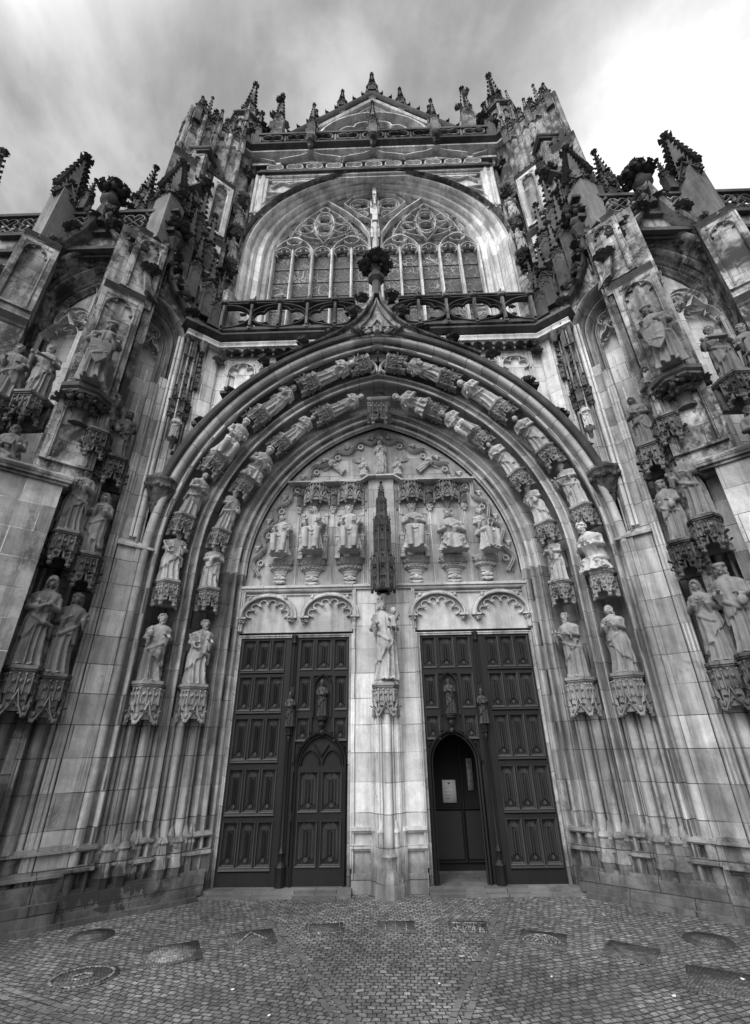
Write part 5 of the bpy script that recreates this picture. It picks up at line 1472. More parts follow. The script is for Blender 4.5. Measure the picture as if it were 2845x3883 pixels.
# ---- ogee gable of the portal with its great finial
GY=-1.13
mb=MB()
for sd in(-1,1):
    og=[(1.75,7.58),(1.25,7.86),(.88,8.06),(.55,8.28),(.33,8.50),(.17,8.75),(.07,9.0),(.0,9.28)]
    og=[(sd*x,z) for x,z in og]
    from_=[(x,z) for x,z in og]
    pr=[(0,-.10),(0,.05),(.02,.07),(.045,.04),(.05,-.10)]
    if sd>0: pr=[(-a,b) for a,b in pr][::-1]
    P=np.array(og); d=np.gradient(P,axis=0)
    # smooth the curve
    tt=np.linspace(0,len(P)-1,30); Q=np.c_[np.interp(tt,range(len(P)),P[:,0]),np.interp(tt,range(len(P)),P[:,1])]
    for _ in range(3): Q[1:-1]=(Q[:-2]+2*Q[1:-1]+Q[2:])/4
    rib(mb,T(0,GY,0),[tuple(q) for q in Q],pr[::-1] if sd<0 else pr[::-1])
    rib(mb,T(0,GY+.03,0),[(x*.62,8.30+(z-8.30)*.80) for x,z in Q if z>8.32],RP(.035,.05))
part(mb,'gable_moulding',M_weather2)
mb=MB()
extr(mb,T(0,GY+.03,0),[(-.95,8.02),(0,8.15),(.95,8.02),(.52,8.30),(.30,8.52),(.15,8.78),(0,9.1),(-.15,8.78),(-.30,8.52),(-.52,8.30)],0,.06)
rib(mb,T(0,GY+.03,0),[(.30,8.33),(-.30,8.33)],RP(.03,.04)); rib(mb,T(0,GY+.03,0),[(.10,8.34),(0,8.52),(-.10,8.34)],RP(.02,.04))
part(mb,'gable_field',M_weather)
mb=MB()
extr(mb,T(0,GY,0),[(-.075,8.17),(.075,8.17),(.075,8.31),(-.075,8.31)],-.04,.03); box(mb,T(0,GY-.04,0),-.008,.008,-.02,0,8.20,8.30); box(mb,T(0,GY-.04,0),-.03,.03,-.02,0,8.29,8.30); box(mb,T(0,GY-.04,0),-.04,.04,-.02,0,8.19,8.20)
for sd in(-1,1):
    lump(mb,T(sd*.19,GY-.02,8.25),.035,.035,.04); lump(mb,T(sd*.17,GY,8.20),.06,.04,.05); leaf(mb,T(sd*.22,GY,8.18)@RZ(0 if sd>0 else pi),.16); leaf(mb,T(sd*.27,GY,8.14)@RZ(0 if sd>0 else pi),.22)
part(mb,'gable_shield',M_carve)
mb=MB()
lathe(mb,T(0,GY,0),[(.085,9.12),(.085,9.50),(.12,9.54),(.155,9.58),(.16,9.66),(.12,9.70),(.09,9.73),(.08,9.85)],8)
for j in range(8): a=j*pi/4; clump(mb,T(.22*cos(a),GY+.20*sin(a),9.98+.03*(j%2)),.20,6)
lump(mb,T(0,GY,9.95),.10,.10,.16)
for j in range(5): a=j*pi*.4; clump(mb,T(.11*cos(a),GY+.10*sin(a),10.28),.15,6)
clump(mb,T(0,GY,10.38),.14,6); lump(mb,T(0,GY,10.5),.05,.05,.09); lump(mb,T(0,GY,10.2),.1,.1,.2)
part(mb,'gable_finial',M_black)
for sd in(-1,1):
    for x,z,k in((.26,9.10,.20),(.44,8.68,.19),(.80,8.22,.19),(1.30,7.98,.18),(1.96,7.58,.17),(2.50,7.02,.17),(2.88,6.38,.17),(3.22,5.72,.15)):
        mb=MB(); clump(mb,I4(),k,6); clump(mb,T(sd*k*.3,0,k*.2),k*.7,5)
        o=part(mb,'hood_crocket',M_black); o.location=(sd*x,GY+.02 if z>7.5 else -1.0,z)
        if z<7.1 and z>5.8: 
            mb=MB(); box(mb,None,*sorted((sd*(x+.08),sd*(x+.20))),-1.0,-.62,z-.02,z+.04); part(mb,'crocket_bracket',M_black)
# ================================================================== great window wall
WC=12.95; WA=.3; WY0,WY1=.45,.85
def warc(hw,n=28,z0=8.5):
    r=hw+WA; e=math.acos(WA/r)
    kz=1-.10*max(0,hw-2.72)/.7
    R=[(hw,z0)]+[(r*cos(a)-WA,WC+kz*r*sin(a)) for a in np.linspace(0,e,n+1)]
    return R+[(-x,z) for x,z in R[::-1]][1:]
# splayed mouldings
WP=[(3.42,-.06),(3.40,.0)]+[(3.38-.14*i/5,.0-.09*sin(pi*i/5)) for i in range(6)]+[(3.235,.12)]+[(3.22,.05),(3.20,.09),(3.17,.10)]+[(3.16-.05*i/4,.08-.06*sin(pi*i/4)) for i in range(5)]+[(3.10,.20)]+[(3.09,.13),(3.02,.17),(2.98,.18)]+[(2.97-.06*i/4,.18-.08*sin(pi*i/4)) for i in range(5)]+[(2.90,.30)]+[(2.89,.24),(2.84,.28)]+[(2.83-.05*i/4,.27-.03*sin(pi*i/4)) for i in range(5)]+[(2.76,.33),(2.73,.40),(2.72,.50)]
cols=[[(x,WY0+dy,z) for x,z in warc(hw)] for hw,dy in WP]
C_=np.array(cols).transpose(1,0,2); a,b=C_.shape[:2]; F=[];U=[]
lp=np.concatenate([[0],np.cumsum(np.linalg.norm(np.diff(C_[:,0],axis=0),axis=1))]); lu=np.concatenate([[0],np.cumsum([hypot(WP[j+1][0]-WP[j][0],WP[j+1][1]-WP[j][1]) for j in range(b-1)])])
for i in range(a-1):
    for j in range(b-1):
        F.append((i*b+j,(i+1)*b+j,(i+1)*b+j+1,i*b+j+1)); U.append([(lu[j]*.3,lp[i]),(lu[j]*.3,lp[i+1]),(lu[j+1]*.3,lp[i+1]),(lu[j+1]*.3,lp[i])])
mb=MB(); mb.add(C_.reshape(-1,3),F,None,U); part(mb,'window_surround',M_pale2)
# dark hood line over the window
mb=MB(); rib(mb,T(0,WY0,0),[p for p in warc(3.43)][1:-1],[(0,-.1),(0,.18),(-.02,.21),(-.05,.17),(-.06,-.1)]); part(mb,'window_hood',M_weather2)
# wall face round it
mb=MB(); P=warc(3.42)
for (xa,za),(xb,zb) in zip(P[:-1],P[1:]):
    if abs(xa-xb)>1e-6: mb.add([(xb,WY0,zb),(xa,WY0,za),(xa,WY0,16.9),(xb,WY0,16.9)],[(0,1,2,3)])
for s_ in(-1,1): box(mb,None,*sorted((s_*3.42,s_*4.2)),WY0,.9,8.5,17)
part(mb,'window_wall',M_pale)
for s_ in(-1,1):     # big splayed corner pilasters running up to the frieze, panel blocks in the spandrels
    mb=MB()
    for x,y,r in((3.06,.30,.05),(3.14,.24,.07),(3.24,.30,.05),(3.32,.22,.05)): rodM(mb,I4(),s_*x,y+.1,14.4,16.2,r,10)
    extr(mb,MR(s_)@T(0,WY0,0),[(3.0,15.0),(3.35,14.3),(3.35,16.2),(3.0,16.2)],-.12,0)
    for k_ in range(3):
        rib(mb,MR(s_)@T(0,WY0,0),foils([(2.9-.55*k_,15.75+.10*k_),(2.63-.55*k_,15.98),(2.36-.55*k_,15.85+.1*k_)],1,.0,6),RP(.06,.08))
        box(mb,MR(s_),2.36-.55*k_,2.9-.55*k_,WY0-.07,WY0,15.98,16.06)
    rib(mb,MR(s_)@T(0,WY0,0),[(2.98,15.5),(2.6,15.45),(2.98,15.2)],RP(.05,.08))
    part(mb,'window_pilaster',M_pale2)
# glass
mb=MB(); P=warc(2.9,20,8.5); mb.add([(x,.905,z) for x,z in P],[tuple(range(len(P)-1,-1,-1))]); win=part(mb,'stained_glass',M_glass)
# mullions: ten lights
mb=MB(); TY=.84
xm=[.14,.64,1.155,1.675,2.195,2.70]
for s_ in(-1,1):
    for i,x in enumerate(xm[:-1] if 0 else xm):
        w=.042 if i in(0,) else .030
        if i==5: w=.025
        box(mb,MR(s_),x-w,x+w,TY-.12,TY+.06,8.5,13.35); rodM(mb,MR(s_),x,TY-.13,8.5,13.4,w*.7,8)
        if i<5: box(mb,MR(s_),x-w*.5,x+w*.5,TY-.17,TY-.1,8.5,11.9,1)
    for i in range(5):
        cx=(xm[i]+xm[i+1])/2; hw=.25
        A_=parch(hw,13.25,.35,6,z0=13.0,cx=cx)
        rib(mb,MR(s_)@T(0,TY,0),A_,RP(.05,.10)); rib(mb,MR(s_)@T(0,TY,0),foils(parch(hw*.92,13.25,.35,6,cx=cx),3,.085,6,pw=.5),RP(.035,.07))
    # sub arches: pairs with an oval above, the fifth light alone
    def ov(cx,cz,rx,rz,k=4,d=.07,w=.04): 
        rib(mb,MR(s_)@T(0,TY,0),[(cx+rx*cos(a),cz+rz*sin(a)) for a in np.linspace(0,2*pi,24,endpoint=False)],RP(w,.10),True)
        rib(mb,MR(s_)@T(0,TY,0),foils([(cx+rx*.95*cos(a),cz+rz*.93*sin(a)) for a in np.linspace(0,2*pi,33)],k,d,5,closed=True,pw=.5),RP(w*.7,.07),True)
    for c0,c1 in((0,2),(3,5)):
        cx=(xm[c0]+xm[c1])/2; hw=(xm[c1]-xm[c0])/2
        rib(mb,MR(s_)@T(0,TY,0),parch(hw,13.25,.45,9,cx=cx),RP(.055,.12)); ov(cx,13.83,.20,.17)
    # large pointed sub-arch over the five lights of each half
    cx=(xm[0]+xm[5])/2; hwL=(xm[5]-xm[0])/2
    big=[(xm[5],13.25),(xm[5]-.06,13.8),(2.35,14.5),(1.95,15.05),(1.36,15.55)]
    rib(mb,MR(s_)@T(0,TY,0),[(.14,13.3),(.17,14.0),(.40,14.5),(.78,15.0),(1.36,15.58)],RP(.085,.15))
    # interlaced net of cusped ovals inside it
    ov(1.40,14.55,.27,.55,6,.07); ov(1.40,14.33,.22,.19,4,.05,.03); ov(1.40,14.75,.20,.19,4,.05,.03)
    for q in(-1,1): ov(1.40+q*.48,14.33,.22,.17,4,.055,.03); ov(1.40+q*.45,14.68,.20,.16,4,.055,.03); 
    ov(1.40+.78,14.12,.16,.14,3,.05,.03); ov(1.40,15.20,.14,.13,3,.04,.03); ov(1.40-.75,14.12,.17,.14,3,.05,.03)
    for q in(-1,1):
        rib(mb,MR(s_)@T(0,TY,0),[(1.40+q*.95,13.9),(1.40+q*.75,14.45),(1.40+q*.4,14.95),(1.40,15.35)],RP(.045,.10))
        rib(mb,MR(s_)@T(0,TY,0),[(1.40+q*.08,13.9),(1.40+q*.45,14.02),(1.40+q*.9,14.3)],RP(.035,.08))
        rib(mb,MR(s_)@T(0,TY,0),[(1.40+q*.0,13.75),(1.40+q*.27,14.2),(1.40+q*.72,14.62)],RP(.03,.08))
    ov(2.28,14.78,.13,.12,3,.04,.03)
    # top centre: mouchettes between the big arches
    ov(.40,15.42,.30,.24,4,.08); ov(.33,14.95,.15,.13,3,.05,.035)
    rib(mb,MR(s_)@T(0,TY,0),[(.06,14.6),(.55,15.05),(.86,15.45),(.60,15.78),(.1,15.95)],RP(.05,.12))
# backing web stone (thin) closing the small leftovers in the head
part(mb,'window_tracery',M_pale,win)
mb=MB()
for z in np.arange(9.2,13.4,.52): box(mb,None,-2.7,2.7,.885,.90,z,z+.018)
part(mb,'saddle_bar',M_iron,win)
# central canopied shaft on the middle mullion
mb=MB(); K=T(0,TY-.18,0)
box(mb,K,-.08,.08,-.06,.2,8.5,14.35); lathe(mb,K@T(0,-.05,0),[(.07,8.5),(.07,14.0),(.10,14.1),(.09,14.2),(.06,14.3)],8)
for s_ in(-1,1): pinn(mb,K@T(s_*.09,-.08,13.6),.06,.35,.5,5,False)
pinn(mb,K@T(0,-.1,14.25),.13,.55,.75,7); box(mb,K,-.05,.05,-.05,.1,15.2,16.1); lathe(mb,K,[(.05,15.6),(.06,16.0),(.10,16.06),(.11,16.12),(.06,16.15)],8)
for s_ in(-1,1): pinn(mb,K@T(s_*.10,-.05,14.7),.05,.3,.4,4,False); lump(mb,K@T(s_*.09,-.06,16.2),.04,.04,.04)
part(mb,'canopied_shaft',M_pale)

# ---- frieze, crowning cornice, top balustrade
mb=MB()
def band(z0,z1,y,hw=3.6): box(mb,None,-hw,hw,y,.9,z0,z1)
band(16.05,16.12,.36,3.25); band(16.12,16.2,.30,3.3); band(16.70,16.78,.28); band(16.78,17.0,.33); 
part(mb,'frieze',M_pale2)
mb=MB()
band(16.2,16.27,.22,3.32); band(16.58,16.63,.24,3.4)
part(mb,'string_course',M_black)
mb=MB(); box(mb,None,-3.3,3.3,.34,.9,16.2,16.9)
for i in range(11):
    x=-3.1+6.2*(i+.5)/11; w=6.2/11
    rib(mb,T(0,.34,0),foils([(x+w*.47*cos(a),16.43+.14*sin(a)) for a in np.linspace(0,2*pi,21)],4,.05,5,closed=True,pw=.5),RP(.05,.12),True)
for sx_ in (-1.8,0,1.8):
    for q in(-1,1):
        rib(mb,T(sx_,.32,0),[(0,17.15),(q*.08,16.98),(q*.28,16.83),(q*.62,16.75),(q*.88,16.66)][::q],RP(.08,.20))
        for u,z in((.38,16.90),(.66,16.86)): clump(mb,T(sx_+q*u,.24,z),.12,5)
        rib(mb,T(sx_,.33,0),[(q*.12,16.68),(0,16.82)][::q],RP(.04,.06))
for s_ in(-1,1): rib(mb,T(s_*3.35,.30,0),[(0,17.1),(-s_*.1,16.9),(-s_*.5,16.72)],RP(.07,.1))
part(mb,'frieze_tracery',M_pale2)
mb=MB(); profH(mb,[(-3.95,-.25),(-3.55,.10),(3.55,.10),(3.95,-.25)],[(-.3,17.28),(.12,17.26),(.16,17.20),(.15,17.14),(.05,17.10),(.0,17.06),(-.3,17.06)][::-1]); part(mb,'cornice',M_black)
mb=MB(); profH(mb,[(-3.95,-.25),(-3.55,.10),(3.55,.10),(3.95,-.25)],[(-.3,17.06),(-.02,17.05),(.03,17.02),(.02,16.98),(-.05,16.95),(-.3,16.95)][::-1]); part(mb,'cornice',M_pale)
mb=MB()
for i in range(9):
    x=-3.3+6.6*(i+.5)/9; w=6.6/9
    rib(mb,T(0,.05,0),foils([(x+w*.48*cos(a),17.50+.17*sin(a)) for a in np.linspace(0,2*pi,25)],4,.07,5,closed=True,pw=.5),RP(.05,.07),True)
    rodM(mb,I4(),x-w/2,.03,17.25,17.7,.03,6)
part(mb,'top_balustrade',M_weather2)
mb=MB(); box(mb,None,-3.35,3.35,-.03,.12,17.69,17.78); part(mb,'balustrade_rail',M_black)
for x in(-1.8,0,1.8):
    mb=MB(); lathe(mb,T(0,-.02,0),[(.06,-.35),(.14,-.1),(.20,.0),(.19,.05)],8); clump(mb,T(0,-.08,-.22),.2,6); box(mb,None,-.12,.12,-.14,.1,.0,.55)
    pinn(mb,T(0,-.02,.5),.20,.30,1.35,8); 
    for q in(-1,1): pinn(mb,T(q*.15,-.02,.35),.08,.25,.6,5,False)
    o=part(mb,'parapet_pinnacle',M_carvedark); o.location=(x,.02,17.32)

# ---- crowning gable
GYt=1.0
mb=MB()
extr(mb,T(0,GYt,0),[(-2.9,17.5),(2.9,17.5),(2.9,19.5),(0,22.25),(-2.9,19.5)],.10,.6)
part(mb,'crown_gable',M_pale)
mb=MB()
for q in(-1,1):
    rib(mb,T(0,GYt,0),[(0,22.02),(q*2.9,19.25)][::q],[(-.05,-.1),(-.05,.08),(.02,.12),(.06,.06),(.06,-.1)])
    rib(mb,T(0,GYt,0),[(0,21.78),(q*2.4,19.45)][::q],RP(.05,.05,-.05))
rib(mb,T(0,GYt,0),arc(0,18.95,1.84,.1,pi-.1,24,1.84),[(-.22,-.1),(-.22,.10),(-.15,.02),(-.10,.04),(-.05,.20),(.02,.22),(.05,.1),(.06,-.1)])
rib(mb,T(0,GYt,0),foils(arc(0,18.95,1.5,.1,pi-.1,24,1.55),6,.16,6,pw=.5),RP(.10,.14,-.05))
rib(mb,T(0,GYt+.03,0),arc(0,20.72,.5,.4,pi-.4,10,.4),RP(.05,.05)); rib(mb,T(0,GYt+.03,0),foils([(.4,21.0),(0,21.45),(-.4,21.0)],2,.1,5),RP(.05,.05))
part(mb,'gable_moulding',M_pale)
mb=MB(); P=arc(0,18.9,1.32,.05,pi-.05,20,1.25); extr(mb,T(0,GYt,0),P+[(-1.3,18.5),(1.3,18.5)],.06,.1); part(mb,'gable_window',M_glass)
mb=MB()
for q in(-1,1):
    rib(mb,T(0,GYt-.03,0),[(0,22.42),(q*3.0,19.55)][::q],[(-.10,-.5),(-.10,.05),(-.05,.10),(.05,.12),(.09,.05),(.10,-.5)])
    for i in range(9):
        u=(i+.6)/9.6; x=q*3.0*u; z=22.50-2.87*u
        box(mb,T(x,GYt,z)@RY(q*.0),-.11,.11,-.06,.06,-.05,.09); leaf(mb,T(x,GYt-.02,z+.05)@RZ(0 if q>0 else pi),.22)
part(mb,'gable_coping',M_black)
for x,z,k in((0,22.35,1.),(-1.07,21.4,.85),(1.0,21.4,.85),(-1.95,20.3,.7),(1.95,20.3,.7)):
    mb=MB(); box(mb,None,-.13,.13,-.1,.1,-.3,.35); pinn(mb,T(0,0,.3),.26,.25,1.25,7); 
    for q in(-1,1): pinn(mb,T(q*.2,0,.1),.08,.2,.5,4,False)
    o=part(mb,'gable_pinnacle',M_black); o.matrix_world=toM(T(x,GYt,z)@SCL(k))

# ================================================================== towers either side of the window
for sd in(-1,1):
    D=basis(np.array([sd*3.52,-.22,0]),(sd*CA,-SA,0),(sd*SA,CA,0),(0,0,1))   # front right corner of the tower
    mb=MB()
    box(mb,D,.0,1.7,.0,1.5,8.5,12.1); part(mb,'tower',M_weather)
    mb=MB(); trefpanel(mb,D,.12,.75,9.7,11.95,.06,.10); trefpanel(mb,D@T(.1,1.4,0)@RZ(0),.0,.4,9,10,.02,.03)
    Q_=D@basis((0,0,0),(0,-1,0),(1,0,0),(0,0,1)) # right flank face frame: x along -y
    part(mb,'tower_panel',M_pale)
    mb=MB(); capmould(mb,D,.0,1.7,.0,1.5,12.1,1.5); part(mb,'drip_cornice',M_black)
    mb=MB(); box(mb,D,.05,1.6,.06,1.5,12.2,14.5); part(mb,'tower',M_weather)
    mb=MB(); trefpanel(mb,D@T(0,.06,0),.10,.62,12.45,14.4,.06,.09); part(mb,'tower_panel',M_pale)
    mb=MB(); capmould(mb,D,.05,1.6,.06,1.5,14.5,1.4); part(mb,'drip_cornice',M_black)
    mb=MB(); box(mb,D,.10,1.40,.15,1.5,14.6,16.9); 
    for x in(.12,.45,.8,1.15,1.5): rodM(mb,D,x,.12,14.6,16.8,.06,8)
    for x in (.28,.62,.98,1.32): rib(mb,D@T(0,.15,0),foils(parch(.14,16.3,.4,6,z0=14.8,cx=x),3,.05,4),RP(.05,.06))
    part(mb,'tower',M_weather)
    mb=MB() # battlement of gablets and pinnacles on the tower block
    for q in range(4): gablet(mb,D@T(.28+.33*q,.13,16.85),.30,.45,.06)
    for q,(x,h) in enumerate(((.12,.9),(.45,1.3),(.80,.8),(1.12,1.2),(1.35,.7))): pinn(mb,D@T(x,.14+.06*(q%2),16.3),.15,.6,h,6)
    part(mb,'tower_parapet',M_carvedark)
    # upper turret
    K=T(sd*4.0,.42,0)
    mb=MB(); lathe(mb,K,[(.46,14.5),(.44,19.0)],8); 
    for q in range(8): a=q*pi/4+pi/8; rodM(mb,K,.46*cos(a),.46*sin(a),16.0,19.1,.05,8)
    for q in range(8): b_=q*pi/4; rib(mb,K@RZ(b_)@T(0,-.42,0),foils(parch(.15,18.5,.4,5,z0=17.2),3,.05,4),RP(.05,.06)); box(mb,K@RZ(b_),-.04,.04,-.435,-.41,17.1,18.6)
    part(mb,'turret',M_weather)
    mb=MB(); lathe(mb,K,[(.46,18.98),(.55,19.05),(.55,19.12),(.46,19.2)],8); part(mb,'drip_cornice',M_black)
    mb=MB()
    for q in range(8):
        a=q*pi/4+pi/8; 
        if q%2==0: pinn(mb,K@T(.46*cos(a),.46*sin(a),18.5),.12,.45,.9,6)
    part(mb,'pinnacle',M_carvedark)
    mb=MB(); pinn(mb,K@T(0,0,19.1)@RZ(.3),.36,.8,2.2,8); part(mb,'pinnacle',M_weather2)
    # inner pinnacle close to the gable
    K2=T(sd*3.05,.55,0)
    mb=MB(); box(mb,K2,-.22,.22,-.2,.2,17.2,19.4); pinn(mb,K2@RZ(.5)@T(0,0,19.0),.30,.6,2.0,9)
    for q in range(4): clump(mb,K2@T(.24*cos(q*1.57),.24*sin(q*1.57),19.6+.35*q),.17,5)
    part(mb,'pinnacle',M_weather2)
    mb=MB(); pinn(mb,T(sd*3.45,.15,17.2),.26,1.0,1.2,7); clump(mb,T(sd*3.3,.1,18.3),.3,6); clump(mb,T(sd*3.6,.1,18.0),.25,6); part(mb,'pinnacle',M_black)
    # flat capped pier further out, with flying rib to the tower
    E=T(sd*4.42,-.62,0)
    mb=MB(); box(mb,E,-.24,.24,-.22,.5,9.0,15.0); trefpanel(mb,E@T(0,-.22,0),-.22,.22,12.6,14.9,.05,.07); part(mb,'pier',M_weather)
    mb=MB(); profH(mb,[(-.24,.5),(-.24,-.22),(.24,-.22),(.24,.5)],[(o,h) for o,h in CAPP],E@T(0,0,15.08)@SCL(-1,1,1)); box(mb,E,-.32,.32,-.30,.5,15.0,15.14); part(mb,'drip_cornice',M_black)
    for x,y,z,w,h in((4.35,-.75,12.4,.26,1.6),(4.7,-1.0,11.6,.22,1.4),(5.3,-.9,12.2,.26,1.4),(4.15,-.55,13.6,.2,1.2),(5.0,-.9,10.9,.3,1.7)):
        mb=MB(); pinn(mb,T(sd*x,y,z),w,.7,h,8)
        for j in range(4): clump(mb,T(sd*(x+.12*(j%2*2-1)),y-.1,z+.2*j),w*.8,5)
        part(mb,'pinnacle',M_black)
    mb=MB(); # flying arch with crockets
    fl=[(sd*(5.9-.02),10.9),(sd*5.6,11.9),(sd*5.15,12.7),(sd*4.5,13.3),(sd*4.1,13.5)]
    rib(mb,T(0,-.8,0),fl,RP(.16,.25,-.1)); 
    for x,z in resample(fl,8): clump(mb,T(x,-.85,z+.18),.26,5)
    part(mb,'flying_arch',M_black)
    if sd<0:  # slender stair turret with slit openings, outermost on the left only
        for zz,r in((15.4,.42),):
            K3=T(-5.40,.25,0); mb=MB()
            lathe(mb,K3,[(.30,10),(.30,17.2)],8)
            for q in range(8):
                a=q*pi/4+pi/8; rodM(mb,K3,.40*cos(a),.40*sin(a),14.6,18.3,.055,8)
                rib(mb,K3@RZ(q*pi/4)@T(0,-.38,0),foils(parch(.12,17.3,.4,5,z0=15.4),3,.04,4),RP(.05,.06))
            lathe(mb,K3,[(.40,10),(.40,15.4)],8); lathe(mb,K3,[(.42,17.5),(.50,17.6),(.42,17.75),(.38,17.8),(.38,18.2)],8)
            part(mb,'stair_turret',M_weather)
            mb=MB(); lathe(mb,K3,[(.40,18.15),(.50,18.25),(.50,18.32),(.40,18.4)],8); 
            for q in range(4): a=q*pi/2+.4; pinn(mb,K3@T(.40*cos(a),.40*sin(a),18.2),.12,.5,.75,5)
            part(mb,'pinnacle',M_carvedark)
    else:
        mb=MB(); box(mb,T(4.85,.1,0),-.3,.3,-.3,.3,15.3,17.3); 
        for q in(-1,1): rodM(mb,T(4.85,.1,0),q*.3,-.3,15.3,17.3,.06,8)
        pinn(mb,T(4.85,.1,17.2),.3,.3,.8,6); part(mb,'stair_turret',M_weather)
    # pedestal block beside the balustrade and gabled shrine above
    P_=T(sd*3.32,-.62,0)@RZ(sd*.35)
    mb=MB(); lathe(mb,P_,[(.30,8.55),(.27,8.62),(.25,8.9),(.25,9.8),(.27,9.9)],8); box(mb,P_,-.36,-.22,-.1,.3,8.5,9.8); box(mb,P_,.2,.42,-.1,.3,8.5,9.85)
    part(mb,'pedestal_block',M_weather)
    mb=MB()
    for q in range(8):
        gablet(mb,P_@RZ(q*pi/4)@T(0,-.25,9.82),.22,.42,.05); 
        a=q*pi/4+pi/8; pinn(mb,P_@T(.28*cos(a),.28*sin(a),9.7),.07,.35,.45,4,False)
    for j in range(7): clump(mb,P_@T(.18*cos(j*2.4),.18*sin(j*2.4),10.2+.06*j),.15,5)
    part(mb,'gabled_shrine',M_black)
    # jamb niches climbing beside the window: consoles and dark canopies
    for z,m_ in((10.95,M_carvedark),(12.35,M_carvedark),(13.70,M_carvedark),(15.15,M_carvedark)):
        mb=MB(); K4=T(sd*3.60,.32,z)
        lathe(mb,K4,[(.02,-.45),(.06,-.35),(.10,-.2),(.17,-.08),(.20,-.04),(.20,.0),(.0,.01)],8); 
        for j in range(7): a=2*pi*j/7; clump(mb,K4@T(.13*cos(a),.13*sin(a),-.2),.11,4)
        for q in(-1,0,1): gablet(mb,K4@T(q*.12,-.16+.05*abs(q),.95)@RZ(q*.7),.16,.24,.04)
        for j in range(6): clump(mb,K4@T(.14*cos(j),.10*sin(j)-.05,1.02),.13,4)
        lathe(mb,K4,[(.10,.92),(.17,.98),(.16,1.1),(.08,1.15)],8)
        part(mb,'niche_canopy',m_)
    mb=MB(); box(mb,None,*sorted((sd*3.42,sd*3.95)),.42,.9,8.5,17); rodM(mb,I4(),sd*3.45,.36,8.6,16.6,.05,8); rodM(mb,I4(),sd*3.78,.30,8.6,16.6,.06,8); part(mb,'niche_wall',M_weather)
# solid masses behind, so that nothing is hollow from the side
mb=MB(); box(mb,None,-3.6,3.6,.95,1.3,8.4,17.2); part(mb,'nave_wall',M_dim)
mb=MB(); box(mb,None,-12,-3.6,.6,2.4,0,10.4); box(mb,None,3.6,12,.6,2.4,0,10.4); box(mb,None,-4.6,-3.7,.9,2.4,10,16.8); box(mb,None,3.7,4.6,.9,2.4,10,16.8); part(mb,'core_wall',M_weather2)
# ================================================================== statues
FV={}
def fig(k,**kw): FV[k]=figure(**kw)
fig('book',seed=1,hair='long',beard=1,arms='book')
fig('jar',seed=2,hair='curly',beard=1,arms='hold',prop='jar',turn=-.3)
fig('harp',seed=3,hair='curly',beard=1,arms='hold',prop='harp',hdir=-1,turn=-.4)
fig('hoodpray',seed=4,hood=True,arms='pray',nod=.35,hem=.25)
fig('hoodcross',seed=5,hood=True,arms='crossed',nod=.4,hem=.4,hdir=-1,lean=.12)
fig('caphold',seed=6,hair='long',crown='cap',arms='hold',prop='bag',hem=.45)
fig('pray',seed=7,hair='long',arms='pray',nod=.3,hem=.3,hdir=-1)
fig('out',seed=8,hair='long',crown='turban',arms='out',hem=.5,nod=.3)
fig('scroll',seed=9,hair='curly',beard=2,arms='out',prop='scroll')
fig('shield',seed=10,hair='long',crown='cap',arms='hold',prop='shield',hem=.7,nod=.3)
fig('mary',seed=11,hair='long',crown='crown',arms='hold',prop='child',hem=.33,turn=.3,sway=.03,nod=.25,vox=.0065)
fig('king',seed=12,pose='sit',hair='curly',crown='crown',beard=2,arms='hold',prop='harp',nod=.1)
fig('kinghold',seed=13,pose='sit',hair='curly',crown='crown',beard=3,arms='crossed',nod=.15,hdir=-1)
fig('priest',seed=14,pose='sit',hood=True,arms='hold',prop='jar',turn=-.5,nod=.2)
fig('queen',seed=15,pose='kneel',hair='long',crown='crown',arms='crossed',turn=-.4)
fig('angel',seed=16,pose='sit',hair='curly',arms='hold',prop='harp',turn=-.35,hdir=-1)
fig('kneelpray',seed=17,pose='kneel',hair='curly',beard=1,arms='pray',lean=.35,nod=.2)
fig('bowpray',seed=18,hair='long',arms='pray',lean=.45,nod=.3,hem=.4)
fig('bowcross',seed=19,hair='short',arms='crossed',lean=.35,nod=.35,hem=.3,hdir=-1)
fig('sitbook',seed=20,pose='sit',hair='curly',beard=1,arms='book',lean=.35,nod=.3)
fig('longbeard',seed=21,hair='long',beard=3,arms='crossed',prop='cloth',nod=.15)
fig('bishop',seed=22,crown='mitre',beard=1,arms='book',hem=.4)
fig('bag',seed=23,hair='curly',beard=2,arms='hold',prop='bag',lean=.1,hdir=-1)
fig('sword',seed=24,hair='long',beard=1,arms='hold',prop='sword',crown='cap')
def statue(v,M,label,mat=None,group=None,name='statue',cat='statue'):
    o=figobj(FV[v],mat or M_statue,name); o.matrix_world=toM(M); tag(o,label,cat,group); return o
SIDE={-1:'left',1:'right'}
ORD=['lowest','second','third','fourth','topmost']
def yaw(a): return RZ(a)
